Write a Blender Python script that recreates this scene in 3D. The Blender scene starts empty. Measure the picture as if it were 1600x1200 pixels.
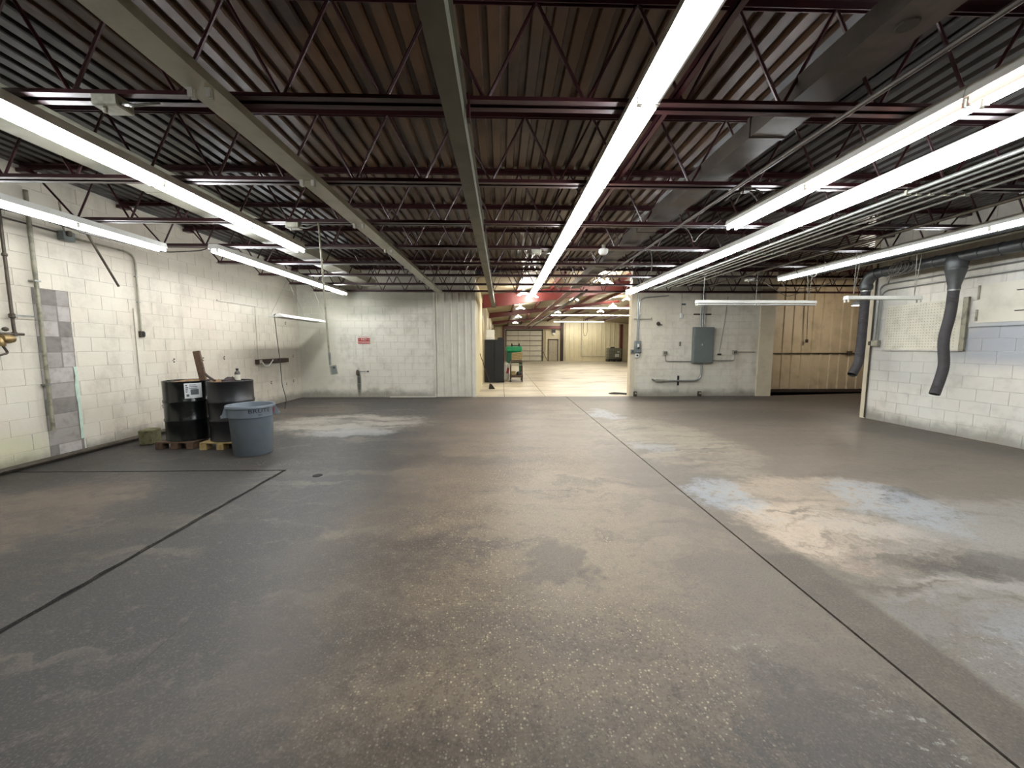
import bpy, bmesh, math, random
from mathutils import Vector, Matrix
random.seed(7)
scene = bpy.context.scene
COL = scene.collection
PI = math.pi

# ------------------------------------------------------------------ camera, world, exposure
FPX = 600.0
YAW = math.atan(16 / FPX)
PITCH = math.atan(59 / FPX)
cam_data = bpy.data.cameras.new('camera')
cam_data.sensor_fit = 'HORIZONTAL'
cam_data.sensor_width = 36.0
cam_data.lens = 36.0 * FPX / 1600.0
cam_data.clip_start = 0.05
cam_data.clip_end = 200
cam = bpy.data.objects.new('camera', cam_data)
COL.objects.link(cam)
cam.location = (0, 0, 1.5)
cam.rotation_euler = (PI / 2 - PITCH, 0, -YAW)
scene.camera = cam

world = bpy.data.worlds.new('world')
scene.world = world
world.use_nodes = True
world.node_tree.nodes['Background'].inputs[0].default_value = (0.02, 0.02, 0.022, 1)
world.node_tree.nodes['Background'].inputs[1].default_value = 0.3

scene.view_settings.view_transform = 'Standard'
scene.view_settings.look = 'None'
scene.view_settings.gamma = 1.0
scene.view_settings.use_curve_mapping = False
scene.view_settings.exposure = 0.55
scene.cycles.max_bounces = 4
scene.cycles.diffuse_bounces = 3
scene.cycles.glossy_bounces = 2
scene.cycles.transmission_bounces = 1
scene.cycles.caustics_reflective = False
scene.cycles.caustics_refractive = False
TUBE_POWER = 42.0        # radiance of a lit fluorescent tube
HALL_POWER = 138.0       # radiance of the lamps in the far hall


# ------------------------------------------------------------------ materials
def srgb(h):
    h = h.lstrip('#')
    out = []
    for i in (0, 2, 4):
        c = int(h[i:i + 2], 16) / 255
        out.append(c / 12.92 if c <= 0.04045 else ((c + 0.055) / 1.055) ** 2.4)
    return (*out, 1.0)


class NT:
    """small helper to write node trees"""
    def __init__(self, name):
        self.m = bpy.data.materials.new(name)
        self.m.use_nodes = True
        self.t = self.m.node_tree
        self.b = self.t.nodes['Principled BSDF']
        self.geo = self.t.nodes.new('ShaderNodeNewGeometry')
        self.P = self.geo.outputs['Position']

    def new(self, kind):
        return self.t.nodes.new(kind)

    def put(self, sock, v):
        if hasattr(v, 'is_output') or isinstance(v, bpy.types.NodeSocket):
            self.t.links.new(v, sock)
        else:
            sock.default_value = v

    def math(self, op, a, b=0.0, clamp=False):
        n = self.new('ShaderNodeMath'); n.operation = op; n.use_clamp = clamp
        self.put(n.inputs[0], a); self.put(n.inputs[1], b)
        return n.outputs[0]

    def vmath(self, op, a, b):
        n = self.new('ShaderNodeVectorMath'); n.operation = op
        self.put(n.inputs[0], a); self.put(n.inputs[1], b)
        return n.outputs['Value'] if op in ('LENGTH', 'DOT_PRODUCT', 'DISTANCE') else n.outputs[0]

    def scaled(self, s):
        return self.vmath('MULTIPLY', self.P, s)

    def noise(self, scale, detail=4, rough=0.55, vec=None, dist=0.0):
        n = self.new('ShaderNodeTexNoise')
        self.put(n.inputs['Vector'], vec if vec is not None else self.P)
        n.inputs['Scale'].default_value = scale
        n.inputs['Detail'].default_value = detail
        n.inputs['Roughness'].default_value = rough
        n.inputs['Distortion'].default_value = dist
        return n.outputs[0]

    def voro(self, scale, vec=None, feature='F1', out='Distance', rand=1.0):
        n = self.new('ShaderNodeTexVoronoi')
        n.feature = feature
        self.put(n.inputs['Vector'], vec if vec is not None else self.P)
        n.inputs['Scale'].default_value = scale
        n.inputs['Randomness'].default_value = rand
        return n.outputs[out]

    def ramp(self, v, lo, hi, a=0.0, b=1.0):
        n = self.new('ShaderNodeMapRange'); n.interpolation_type = 'SMOOTHSTEP'; n.clamp = True
        self.put(n.inputs['Value'], v)
        n.inputs['From Min'].default_value = lo; n.inputs['From Max'].default_value = hi
        n.inputs['To Min'].default_value = a; n.inputs['To Max'].default_value = b
        return n.outputs[0]

    def mix(self, f, a, b, mode='MIX'):
        n = self.new('ShaderNodeMix'); n.data_type = 'RGBA'; n.blend_type = mode
        self.put(n.inputs[0], f); self.put(n.inputs[6], a); self.put(n.inputs[7], b)
        return n.outputs[2]

    def mul(self, *vs):
        r = vs[0]
        for v in vs[1:]:
            r = self.math('MULTIPLY', r, v)
        return r

    def sep(self, v=None):
        n = self.new('ShaderNodeSeparateXYZ'); self.put(n.inputs[0], v if v is not None else self.P)
        return n.outputs

    def blob(self, c, r, soft=0.3, jit=0.6, n=None, P=None):
        d = self.vmath('SUBTRACT', P if P is not None else self.P, (c[0], c[1], c[2] if len(c) > 2 else 0))
        d = self.vmath('MULTIPLY', d, (1 / r[0], 1 / r[1], 1 / r[2] if len(r) > 2 else 0.0))
        l = self.vmath('LENGTH', d, (0, 0, 0))
        if n is not None:
            l = self.math('ADD', l, self.mul(self.math('SUBTRACT', n, 0.5), jit))
        return self.ramp(l, 1 + soft, 1 - soft)

    def rect(self, c, r, soft=0.02, jit=0.05, n=None):
        s = self.sep(self.vmath('SUBTRACT', self.P, (c[0], c[1], 0)))
        ax = self.math('SUBTRACT', self.math('ABSOLUTE', s[0]), r[0])
        ay = self.math('SUBTRACT', self.math('ABSOLUTE', s[1]), r[1])
        l = self.math('MAXIMUM', ax, ay)
        if n is not None:
            l = self.math('ADD', l, self.mul(self.math('SUBTRACT', n, 0.5), jit))
        return self.ramp(l, soft, -soft)

    def bump(self, h, strength=0.2, dist=0.01):
        n = self.new('ShaderNodeBump')
        n.inputs['Strength'].default_value = strength; n.inputs['Distance'].default_value = dist
        self.put(n.inputs['Height'], h)
        self.t.links.new(n.outputs[0], self.b.inputs['Normal'])

    def done(self, col, rough=0.6, metal=0.0, spec=0.5):
        self.put(self.b.inputs['Base Color'], col)
        self.put(self.b.inputs['Roughness'], rough)
        self.put(self.b.inputs['Metallic'], metal)
        self.b.inputs['Specular IOR Level'].default_value = spec
        return self.m


def plain(name, col, rough=0.5, metal=0.0, var=0.25, scale=6.0, dirt=None, bump=0.0, spec=0.5):
    """a painted or bare surface with slight blotches of wear"""
    n = NT(name)
    c = srgb(col)
    d = srgb(dirt) if dirt else (c[0] * .55, c[1] * .53, c[2] * .5, 1)
    f = n.ramp(n.noise(scale, 5, 0.6), 0.42, 0.75)
    colr = n.mix(n.mul(f, var * 2), c, d)
    if bump:
        n.bump(n.noise(scale * 12, 3), bump, 0.004)
    r = n.math('ADD', n.mul(n.noise(scale * 2, 3), 0.2), rough - 0.1, True)
    return n.done(colr, r, metal, spec)


def emit(name, col, strength):
    n = NT(name)
    n.b.inputs['Emission Color'].default_value = srgb(col)
    n.b.inputs['Emission Strength'].default_value = strength
    n.m.cycles.emission_sampling = 'FRONT'
    return n.done(srgb('#ffffff'), 0.4)


def block_paint(name, base, warm, dirt, patches=(), lo=0.4):
    """thick paint over masonry: slight colour drift, run-down streaks and a darker band near the floor"""
    n = NT(name)
    big = n.noise(0.55, 4, 0.6)
    mid = n.noise(2.6, 5, 0.65)
    streak = n.noise(1.0, 4, 0.6, n.scaled((5.0, 5.0, 0.55)))
    c = n.mix(n.ramp(big, 0.35, 0.65), srgb(base), srgb(warm))
    c = n.mix(n.mul(n.ramp(mid, 0.45, 0.75), 0.5), c, srgb(dirt))
    c = n.mix(n.mul(n.ramp(streak, 0.52, 0.75), 0.38), c, srgb(dirt))
    for (pc, pr, colr, amt) in patches:  # local tones over the paint, several along the top and in the corner
        m = n.blob(pc, pr, 0.45, 0.9, mid)
        c = n.mix(n.mul(m, amt), c, srgb(colr))
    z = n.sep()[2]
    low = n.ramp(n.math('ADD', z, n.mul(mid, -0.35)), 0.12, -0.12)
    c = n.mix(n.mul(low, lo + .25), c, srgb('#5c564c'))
    fl = n.voro(14.0)
    c = n.mix(n.mul(n.ramp(fl, 0.06, 0.02), n.ramp(mid, 0.5, 0.6), 0.6), c, srgb('#6d675c'))
    n.bump(n.math('ADD', n.noise(34, 4), n.mul(mid, 0.6)), 0.28, 0.006)
    return n.done(c, 0.55)


M = {}
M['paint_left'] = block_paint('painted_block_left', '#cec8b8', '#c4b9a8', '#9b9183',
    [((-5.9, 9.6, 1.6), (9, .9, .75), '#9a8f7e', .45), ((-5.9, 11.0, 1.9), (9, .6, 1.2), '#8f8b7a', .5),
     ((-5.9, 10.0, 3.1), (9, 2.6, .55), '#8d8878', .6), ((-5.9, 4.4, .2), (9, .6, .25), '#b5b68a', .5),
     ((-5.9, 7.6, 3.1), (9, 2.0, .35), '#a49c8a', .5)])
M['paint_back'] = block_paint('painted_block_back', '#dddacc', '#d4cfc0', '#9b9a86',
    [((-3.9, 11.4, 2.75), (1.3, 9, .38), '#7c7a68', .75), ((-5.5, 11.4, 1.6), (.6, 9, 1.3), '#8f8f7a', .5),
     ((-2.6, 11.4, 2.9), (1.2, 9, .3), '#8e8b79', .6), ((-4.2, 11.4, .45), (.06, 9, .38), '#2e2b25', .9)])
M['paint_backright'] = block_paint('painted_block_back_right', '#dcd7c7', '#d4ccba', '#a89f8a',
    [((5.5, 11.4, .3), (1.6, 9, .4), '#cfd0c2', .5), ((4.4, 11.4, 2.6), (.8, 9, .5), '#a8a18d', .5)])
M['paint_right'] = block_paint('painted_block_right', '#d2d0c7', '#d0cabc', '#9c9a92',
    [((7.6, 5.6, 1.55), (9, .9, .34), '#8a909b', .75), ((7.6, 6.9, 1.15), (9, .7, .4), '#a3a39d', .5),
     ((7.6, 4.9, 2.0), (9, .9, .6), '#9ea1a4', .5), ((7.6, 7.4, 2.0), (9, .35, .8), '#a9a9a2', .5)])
M['raw_block'] = plain('bare_concrete_block', '#938d87', 0.85, 0, .3, 9, '#6d665f', 0.35)
M['raw_block_light'] = plain('bare_concrete_block_pale', '#a8a19b', 0.85, 0, .3, 9, '#7b746d', 0.35)
M['raw_block_dark'] = plain('bare_concrete_block_dark', '#79736d', 0.85, 0, .3, 9, '#575049', 0.35)
M['mint'] = plain('old_mint_paint', '#b5c9b8', 0.6, 0, .2, 12)
M['mortar_left'] = plain('painted_mortar_left', '#c4beb1', 0.75, 0, .3, 7)
M['mortar_back'] = plain('painted_mortar_back', '#c6c3b2', 0.75, 0, .3, 7)
M['mortar_right'] = plain('painted_mortar_right', '#b9b5ab', 0.75, 0, .3, 7)
M['cream'] = plain('cream_painted_metal', '#cfcaba', 0.45, 0, .22, 3, '#a8a290')
M['cream_post'] = plain('cream_painted_post', '#cabfa6', 0.5, 0, .2, 3, '#a59a83')
M['beige_panel'] = plain('beige_wall_panel', '#d9cfae', 0.5, 0, .15, 2, '#b9ad8c')
M['tan_panel'] = plain('tan_wall_panel', '#bfae90', 0.5, 0, .3, 2.5, '#938368')
M['insulation'] = plain('vinyl_faced_insulation', '#a39980', 0.6, 0, .3, 1.5)
M['deck_grey'] = plain('grey_primed_deck', '#2c2521', 0.34, 0.0, .5, 2.0, '#191411', spec=.3)
M['deck_brown'] = plain('brown_primed_deck', '#4a3422', 0.32, 0.0, .5, 2.0, '#261a11', spec=.35)
M['joist'] = plain('maroon_joist_primer', '#38181c', 0.33, 0.15, .4, 3.0, '#2a1618')
M['red_steel'] = plain('red_primed_steel', '#632725', 0.42, 0.05, .3, 2.0, '#531f1d')
M['olive_steel'] = plain('olive_grey_steel', '#5d5c4e', 0.45, 0.2, .3, 3.0, '#3f3e34')
M['duct_brown'] = plain('dusty_brown_duct', '#4a423a', 0.5, 0.3, .4, 3.0, '#2e2823')
M['white_enamel'] = plain('white_enamel', '#dcdbd3', 0.35, 0, .12, 5, '#b4b1a4')
M['old_enamel'] = plain('yellowed_white_enamel', '#b9b8a6', 0.35, 0, .3, 4, '#8b8975')
M['tube'] = emit('lit_fluorescent_tube', '#f7fbff', TUBE_POWER)
M['tube_dim'] = emit('lit_dimmed_fluorescent_tube', '#f7fbff', TUBE_POWER * .26)  # output lowered so the nearby walls don't overexpose
M['tube_pink'] = emit('dying_pink_fluorescent_tube', '#ff9d8f', 1.3)
M['tube_off'] = plain('dark_fluorescent_tube', '#cfd0cd', 0.2, 0, .05)
M['holder'] = plain('white_lampholder', '#c9c7bd', 0.5, 0, .2)
M['bulb'] = emit('lit_hall_lamp', '#fff9ee', HALL_POWER)
M['hall_tube'] = emit('lit_hall_tube', '#fff9ee', HALL_POWER * .3)
M['bay_bulb'] = emit('lit_warm_bulb', '#fff2e0', 230)
M['steel_pipe'] = plain('galvanised_pipe', '#8d8f89', 0.38, 0.6, .3, 8, '#5d5c55')
M['dull_pipe'] = plain('painted_steel_pipe', '#8f8b78', 0.5, 0.2, .5, 9, '#5a5647')
M['dark_pipe'] = plain('dark_iron_pipe', '#4c4439', 0.5, 0.4, .4, 9, '#2c261f')
M['conduit'] = plain('emt_conduit', '#9a9b97', 0.35, 0.6, .2, 9, '#6c6b66')
M['grey_box'] = plain('grey_enamel_box', '#6c726f', 0.42, 0.1, .12, 5)
M['steel_box'] = plain('galvanised_box', '#a5a393', 0.45, 0.5, .3, 14, '#6b685b')
M['black'] = plain('black_plastic', '#17171a', 0.42, 0, .1)
M['drum_a'] = plain('glossy_black_drum', '#0c0f0f', 0.22, 0, .2, 5, '#1a1e18')
M['drum_b'] = plain('satin_black_drum', '#101115', 0.36, 0, .2, 5, '#201e1c')
M['rust'] = plain('rusty_residue', '#8b6a45', 0.85, 0, .5, 20, '#4b3626')
M['paper'] = plain('white_paper', '#d5d6d6', 0.7, 0, .08)
M['ink'] = plain('grey_ink', '#55585b', 0.7, 0, .1)
M['ink_black'] = plain('black_ink', '#131820', 0.6, 0, .05)
M['can'] = plain('grey_blue_plastic', '#646d74', 0.45, 0, .2, 4, '#50575c')
M['can_red'] = plain('red_label', '#9d2f38', 0.5, 0, .1)
M['wood_old'] = plain('old_brown_wood', '#5a4433', 0.8, 0, .5, 14, '#33261d', 0.2)
M['wood_pale'] = plain('pale_pallet_wood', '#a8905f', 0.8, 0, .4, 14, '#6b5a3b', 0.2)
M['wood_dark'] = plain('dark_stained_wood', '#3b2a22', 0.7, 0, .4, 14, '#21170f', 0.2)
M['rag'] = plain('greasy_dark_rag', '#3a2f2d', 0.9, 0, .5, 25, '#171313', 0.4)
M['amber'] = plain('dark_bottle', '#3b352e', 0.3, 0, .2)
M['mossy'] = plain('mossy_concrete', '#6d6a4a', 0.9, 0, .5, 18, '#49402c', 0.4)
M['sign_red'] = plain('sign_red', '#98161c', 0.45, 0, .1)
M['sign_white'] = plain('sign_white', '#d8d3c6', 0.45, 0, .1)
M['brass'] = plain('old_brass', '#9a8358', 0.4, 0.6, .4, 20, '#5b4a30')
M['hose'] = plain('charcoal_flex_hose', '#3d3a3b', 0.75, 0, .25, 7, '#2a2727')
M['duct'] = plain('dark_grey_duct', '#4c4e4e', 0.42, 0.45, .3, 6, '#323231')
M['pegboard'] = plain('cream_pegboard', '#cbc6b4', 0.6, 0, .3, 5, '#a49d8b')
M['hole'] = plain('dark_hole', '#3b372f', 0.9, 0, .1)
M['cable'] = plain('grey_brown_cable', '#57514a', 0.6, 0, .2)
M['cable_dark'] = plain('dark_cable', '#26231f', 0.6, 0, .2)
M['chain'] = plain('thin_steel_chain', '#77756c', 0.5, 0.5, .2)
M['cab'] = plain('black_cabinet_enamel', '#101216', 0.4, 0.1, .15)
M['white_box'] = plain('white_appliance', '#d6d6cf', 0.45, 0, .08)
M['green'] = plain('bright_green_plastic', '#149a63', 0.4, 0, .15)
M['green_dark'] = plain('dark_green_metal', '#13583d', 0.45, 0.1, .2)
M['cart'] = plain('rusty_brown_cart', '#4a382d', 0.6, 0.3, .4, 9, '#241a14')
M['crate'] = plain('olive_brown_crate', '#8b7a55', 0.75, 0, .4, 25, '#5a4c33')
M['bristle'] = plain('black_bristles', '#2a2820', 0.9, 0, .3, 60)
M['door_sec'] = plain('pale_door_section', '#d2cfbe', 0.45, 0, .12, 3)
M['door_grey'] = plain('worn_grey_door', '#b5ab95', 0.55, 0, .35, 4, '#8f8672')
M['ibc'] = plain('milky_tank_plastic', '#7f7f70', 0.5, 0, .3, 3)
M['cage'] = plain('grey_wire_cage', '#55564c', 0.4, 0.5, .2)
M['base_dark'] = plain('dark_base_strip', '#3a2e26', 0.7, 0, .3)
M['joint'] = plain('dirt_filled_joint', '#1d1a18', 0.95, 0, .3, 20)


def floor_material():
    n = NT('stained_concrete_floor')
    s = n.sep()
    x, y = s[0], s[1]
    wn = n.new('ShaderNodeTexNoise'); n.put(wn.inputs['Vector'], n.P)
    wn.inputs['Scale'].default_value = 1.25; wn.inputs['Detail'].default_value = 5; wn.inputs['Roughness'].default_value = 0.68
    mid = wn.outputs[0]
    PW = n.vmath('ADD', n.P, n.vmath('MULTIPLY', n.vmath('SUBTRACT', wn.outputs[1], (.5, .5, .5)), (1.5, 1.1, 0)))
    fine = n.noise(11.0, 4, 0.72)
    grain = n.noise(85.0, 2, 0.6)
    streak = n.noise(1.0, 4, 0.68, n.vmath('MULTIPLY', PW, (0.55, 3.0, 1)))
    # tire-darkened slab on the left, brown-grey in the middle, a little paler on the right
    xj = n.math('ADD', x, n.mul(n.math('SUBTRACT', mid, 0.5), 1.8))
    c = n.mix(n.ramp(xj, -2.0, -0.5), srgb('#3d3b3a'), srgb('#6d6053'))
    c = n.mix(n.ramp(xj, 1.0, 2.3), c, srgb('#72685c'))
    c = n.mix(n.mul(n.ramp(streak, 0.5, 0.72), 0.45), c, srgb('#897c6c'))
    c = n.mix(n.mul(n.ramp(streak, 0.47, 0.28), 0.40), c, srgb('#49423b'))
    # exposed aggregate in the wheel path
    agg = n.mul(n.ramp(xj, -1.5, 0.1), n.ramp(xj, 1.5, 0.7), n.ramp(y, 9.5, 4.0))
    vc = n.new('ShaderNodeTexVoronoi'); n.put(vc.inputs['Vector'], n.vmath('ADD', n.P, n.vmath('MULTIPLY', n.P, (0, 0, 0))))
    vc.inputs['Scale'].default_value = 78.0
    vd = vc.outputs['Distance']
    rs = n.sep(vc.outputs['Color'])
    chip = n.mul(n.ramp(n.math('ADD', vd, n.mul(rs[1], .35)), 0.62, 0.30), n.ramp(rs[0], 0.25, 0.95))
    c = n.mix(n.mul(agg, n.ramp(streak, .3, .6), 0.55), c, srgb('#87765f'))
    c = n.mix(n.mul(chip, agg, n.ramp(fine, .30, .55), 0.95), c, srgb('#cbb99c'))
    c = n.mix(n.mul(n.ramp(rs[2], 0.30, 0.1), agg, 0.4), c, srgb('#3f3832'))
    # paler patches of floor
    for cc, r, colr, a in (
            ((-4.3, 3.5), (.7, .95), '#6f6154', .75), ((-3.0, 7.5), (1.4, .9), '#aaa194', .85),
            ((-4.4, 9.0), (1.1, .8), '#716658', .6), ((2.75, 6.0), (.8, 1.7), '#a09482', .75),
            ((2.6, 3.0), (.65, .55), '#c0ad98', .9), ((3.2, 3.75), (.9, .45), '#ab9a86', .7),
            ((4.6, 2.8), (1.8, .7), '#94908a', .7), ((3.2, 2.2), (.8, .35), '#a29e96', .7),
            ((1.1, 7.6), (.8, 2.4), '#8f8373', .6), ((0.7, 3.3), (.85, 1.2), '#948570', .65)):
        c = n.mix(n.mul(n.blob(cc, r, 0.3, 0.8, fine, PW), n.ramp(streak, 0.3, 0.55), a), c, srgb(colr))
    # dark oil stains, plus darker patches painted in the foreground and along walls
    for cc, r, a in (((-2.2, 5.1), (1.4, .6), .5), ((-.3, 8.9), (1.1, 1.1), .4), ((5.2, 10.7), (3.4, .45), .65), ((9.8, 9.5), (2.2, 2.8), .5),
                     ((7.0, 6.3), (.6, 1.5), .5), ((5.5, 8.2), (1.6, .7), .4), ((-5.5, 5.3), (.35, 1.7), .75),
                     ((4.0, 2.4), (1.3, .12), .6), ((4.0, 3.66), (.28, .22), .75), ((-.6, 1.05), (1.9, .35), .5), ((1.3, 1.25), (.55, .42), .6),
                     ((.35, 2.55), (.16, .2), .45), ((-.3, 5.0), (.5, .2), .35), ((-3.1, 3.5), (.3, 1.5), .4), ((-.9, 2.3), (.4, .8), .35)):
        c = n.mix(n.mul(n.blob(cc, r, 0.4, 0.8, fine, PW), a), c, srgb('#35312e'))
    c = n.mix(n.mul(n.ramp(n.math('ADD', y, n.mul(mid, .6)), 10.1, 11.4), .4), c, srgb('#3f3933'))
    # pale bluish spills with crusty edges
    for cc, r, a in (((2.3, 3.7), (.36, .42), .8), ((3.75, 3.5), (.45, .6), .75), ((2.25, 8.4), (.3, .6), .8), ((2.25, 5.6), (.25, .28), .5),
                     ((-2.6, 6.75), (.6, .3), .55), ((2.85, 1.45), (.35, .4), .7)):
        c = n.mix(n.mul(n.blob(cc, r, 0.22, 1.3, fine, PW), n.ramp(fine, 0.3, 0.6), a), c, srgb('#9aa0a5'))
    # the old resurfacing patch right of the joint and its brown border strip
    patch = n.rect((3.9, -.9), (1.73, 3.1), 0.03, 0.14, fine)
    c = n.mix(n.mul(patch, n.ramp(streak, 0.3, 0.6), 0.5), c, srgb('#8b8985'))
    c = n.mix(n.mul(n.rect((2.0, .6), (.16, 2.0), 0.03, 0.1, fine), 0.5), c, srgb('#4b433c'))
    # chipped white paint flakes
    flk = n.mul(n.ramp(n.noise(34.0, 3, 0.7), 0.56, 0.62), n.ramp(fine, 0.45, 0.55))
    for cc, r in (((1.62, 1.3), (.13, .28)), ((-3.2, 1.7), (.4, .2)), ((-3.2, 4.95), (.9, .14)), ((2.5, 1.55), (.3, .3)), ((1.25, 1.75), (.1, .12))):
        c = n.mix(n.mul(n.blob(cc, r, 0.5, 1.0, mid), flk, 0.55), c, srgb('#b9b7ae'))
    # two hairline cracks
    for cc, r in (((-.05, 3.87), (.75, .003)), ((-1.72, 1.75), (.003, .28))):
        cr = n.rect(cc, r, 0.003, 0.14, mid)
        c = n.mix(n.mul(cr, 0.6), c, srgb('#2b2724'))
    c = n.mix(n.mul(n.ramp(fine, 0.5, 0.75), 0.35), c, srgb('#8a8073'))
    c = n.mix(n.mul(n.ramp(fine, 0.48, 0.28), 0.40), c, srgb('#38332f'))
    c = n.mix(n.mul(n.ramp(grain, 0.5, 0.75), 0.30), c, srgb('#93897b'))
    c = n.mix(n.mul(n.ramp(grain, 0.48, 0.28), 0.35), c, srgb('#2f2b28'))
    c = n.mix(1.0, c, (.76, .76, .765, 1), 'MULTIPLY')
    n.bump(n.math('ADD', n.mul(chip, agg), fine), 0.2, 0.004)
    return n.done(c, n.math('ADD', n.mul(fine, 0.4), 0.32, True), 0.0, 0.3)


def hall_floor_material():
    n = NT('pale_hall_concrete')
    st = n.noise(1.0, 5, 0.65, n.scaled((0.35, 1.2, 1)))
    mid = n.noise(0.8, 5, 0.6)
    c = n.mix(n.ramp(st, 0.38, 0.68), srgb('#bdb49f'), srgb('#968d7b'))
    c = n.mix(n.mul(n.ramp(mid, 0.52, 0.7), .5), c, srgb('#6f675a'))
    return n.done(c, n.math('ADD', n.mul(mid, .3), .3, True))


M['floor'] = floor_material()
M['hall_floor'] = hall_floor_material()


# ------------------------------------------------------------------ mesh building
WORLD_ORIGIN = {}


class MB:
    def __init__(self):
        self.v, self.f = [], []

    def add(self, vs, fs):
        o = len(self.v)
        self.v += [tuple(p) for p in vs]
        self.f += [tuple(i + o for i in f) for f in fs]
        return self

    def box(self, x0, x1, y0, y1, z0, z1):
        return self.add([(x0, y0, z0), (x1, y0, z0), (x1, y1, z0), (x0, y1, z0), (x0, y0, z1), (x1, y0, z1), (x1, y1, z1), (x0, y1, z1)],
                        [(3, 2, 1, 0), (4, 5, 6, 7), (0, 1, 5, 4), (1, 2, 6, 5), (2, 3, 7, 6), (3, 0, 4, 7)])

    def cbox(self, c, s, rot=None, ch=0.0):
        """box of size s about c; rot is a Matrix; ch chamfers its vertical and horizontal edges lightly"""
        bm = bmesh.new()
        bmesh.ops.create_cube(bm, size=1.0)
        for v in bm.verts:
            v.co = Vector((v.co.x * s[0], v.co.y * s[1], v.co.z * s[2]))
        if ch:
            bmesh.ops.bevel(bm, geom=list(bm.edges), offset=ch, segments=1, affect='EDGES')
        vs = []
        for v in bm.verts:
            p = v.co.copy()
            if rot is not None:
                p = rot @ p
            vs.append(p + Vector(c))
        bm.verts.index_update()
        fs = [[v.index for v in f.verts] for f in bm.faces]
        bm.free()
        return self.add(vs, fs)

    def prism(self, pts, a, b):
        """polygon pts extruded from offset a to b (both vectors)"""
        n = len(pts); a, b = Vector(a), Vector(b)
        vs = [Vector(p) + a for p in pts] + [Vector(p) + b for p in pts]
        fs = [tuple(range(n - 1, -1, -1)), tuple(range(n, 2 * n))] + [(i, (i + 1) % n, n + (i + 1) % n, n + i) for i in range(n)]
        return self.add(vs, fs)

    def profile(self, pts, a, b, closed=False):
        n = len(pts); a, b = Vector(a), Vector(b)
        vs = [Vector(p) + a for p in pts] + [Vector(p) + b for p in pts]
        m = n if closed else n - 1
        return self.add(vs, [(i, (i + 1) % n, n + (i + 1) % n, n + i) for i in range(m)])

    def tube(self, path, r, n=8, caps=True):
        path = [Vector(p) for p in path]
        rs = r if isinstance(r, (list, tuple)) else [r] * len(path)
        vs, fs = [], []
        ref = None
        for i, p in enumerate(path):
            if i == 0:
                t = path[1] - p
            elif i == len(path) - 1:
                t = p - path[i - 1]
            else:
                t = (path[i + 1] - p).normalized() + (p - path[i - 1]).normalized()
            t.normalize()
            if ref is None:
                ref = t.cross(Vector((0, 0, 1)) if abs(t.z) < .9 else Vector((1, 0, 0))).normalized()
            u = (ref - t * ref.dot(t)).normalized()
            ref = u
            w = t.cross(u)
            for k in range(n):
                a = 2 * PI * k / n
                vs.append(p + (u * math.cos(a) + w * math.sin(a)) * rs[i])
        for i in range(len(path) - 1):
            for k in range(n):
                fs.append((i * n + k, i * n + (k + 1) % n, (i + 1) * n + (k + 1) % n, (i + 1) * n + k))
        if caps:
            fs.append(tuple(range(n - 1, -1, -1)))
            o = (len(path) - 1) * n
            fs.append(tuple(range(o, o + n)))
        return self.add(vs, fs)

    def lathe(self, prof, c=(0, 0, 0), n=28, axis='z', cap0=False, cap1=False):
        vs, fs = [], []
        for r, z in prof:
            for k in range(n):
                a = 2 * PI * k / n
                p = (r * math.cos(a), r * math.sin(a), z)
                if axis == 'y':
                    p = (p[0], p[2], p[1])
                elif axis == 'x':
                    p = (p[2], p[0], p[1])
                vs.append((c[0] + p[0], c[1] + p[1], c[2] + p[2]))
        for i in range(len(prof) - 1):
            for k in range(n):
                fs.append((i * n + k, i * n + (k + 1) % n, (i + 1) * n + (k + 1) % n, (i + 1) * n + k))
        if cap0:
            fs.append(tuple(range(n - 1, -1, -1)))
        if cap1:
            o = (len(prof) - 1) * n
            fs.append(tuple(range(o, o + n)))
        return self.add(vs, fs)

    def build(self, name, mat, parent=None, smooth=False, origin=None):
        """links the collected shape as one mesh object; shape coordinates are world coordinates"""
        if parent is not None:
            o = WORLD_ORIGIN[parent.name]
        elif origin is not None:
            o = Vector(origin)
        else:
            xs = [p[0] for p in self.v]; ys = [p[1] for p in self.v]; zs = [p[2] for p in self.v]
            o = Vector(((min(xs) + max(xs)) / 2, (min(ys) + max(ys)) / 2, min(zs)))
        me = bpy.data.meshes.new(name)
        me.from_pydata([Vector(p) - o for p in self.v], [], self.f)
        bm = bmesh.new(); bm.from_mesh(me)
        bmesh.ops.recalc_face_normals(bm, faces=bm.faces)
        bm.to_mesh(me); bm.free()
        if smooth:
            for p in me.polygons:
                p.use_smooth = True
            try:
                me.set_sharp_from_angle(angle=math.radians(40))
            except Exception:
                pass
        me.materials.append(M[mat])
        ob = bpy.data.objects.new(name, me)
        COL.objects.link(ob)
        if parent is not None:
            ob.parent = parent
            WORLD_ORIGIN[ob.name] = o
        else:
            ob.location = o
            WORLD_ORIGIN[ob.name] = o
        return ob


def thing(name, label, cat, loc=(0, 0, 0), group=None):
    o = bpy.data.objects.new(name, None)
    o.empty_display_size = 0.1
    COL.objects.link(o)
    o.location = loc
    WORLD_ORIGIN[o.name] = Vector(loc)
    return tag(o, label, cat, group)


def tag(o, label=None, cat=None, group=None, kind=None):
    if label: o['label'] = label
    if cat: o['category'] = cat
    if group: o['group'] = group
    if kind: o['kind'] = kind
    return o


def struct(o, label, cat):
    return tag(o, label, cat, None, 'structure')


def arc(c, r, a0, a1, n, plane):
    """points of an arc in a plane given by two unit vectors"""
    u, w = Vector(plane[0]), Vector(plane[1])
    return [Vector(c) + u * (r * math.cos(a0 + (a1 - a0) * i / n)) + w * (r * math.sin(a0 + (a1 - a0) * i / n)) for i in range(n + 1)]


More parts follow.
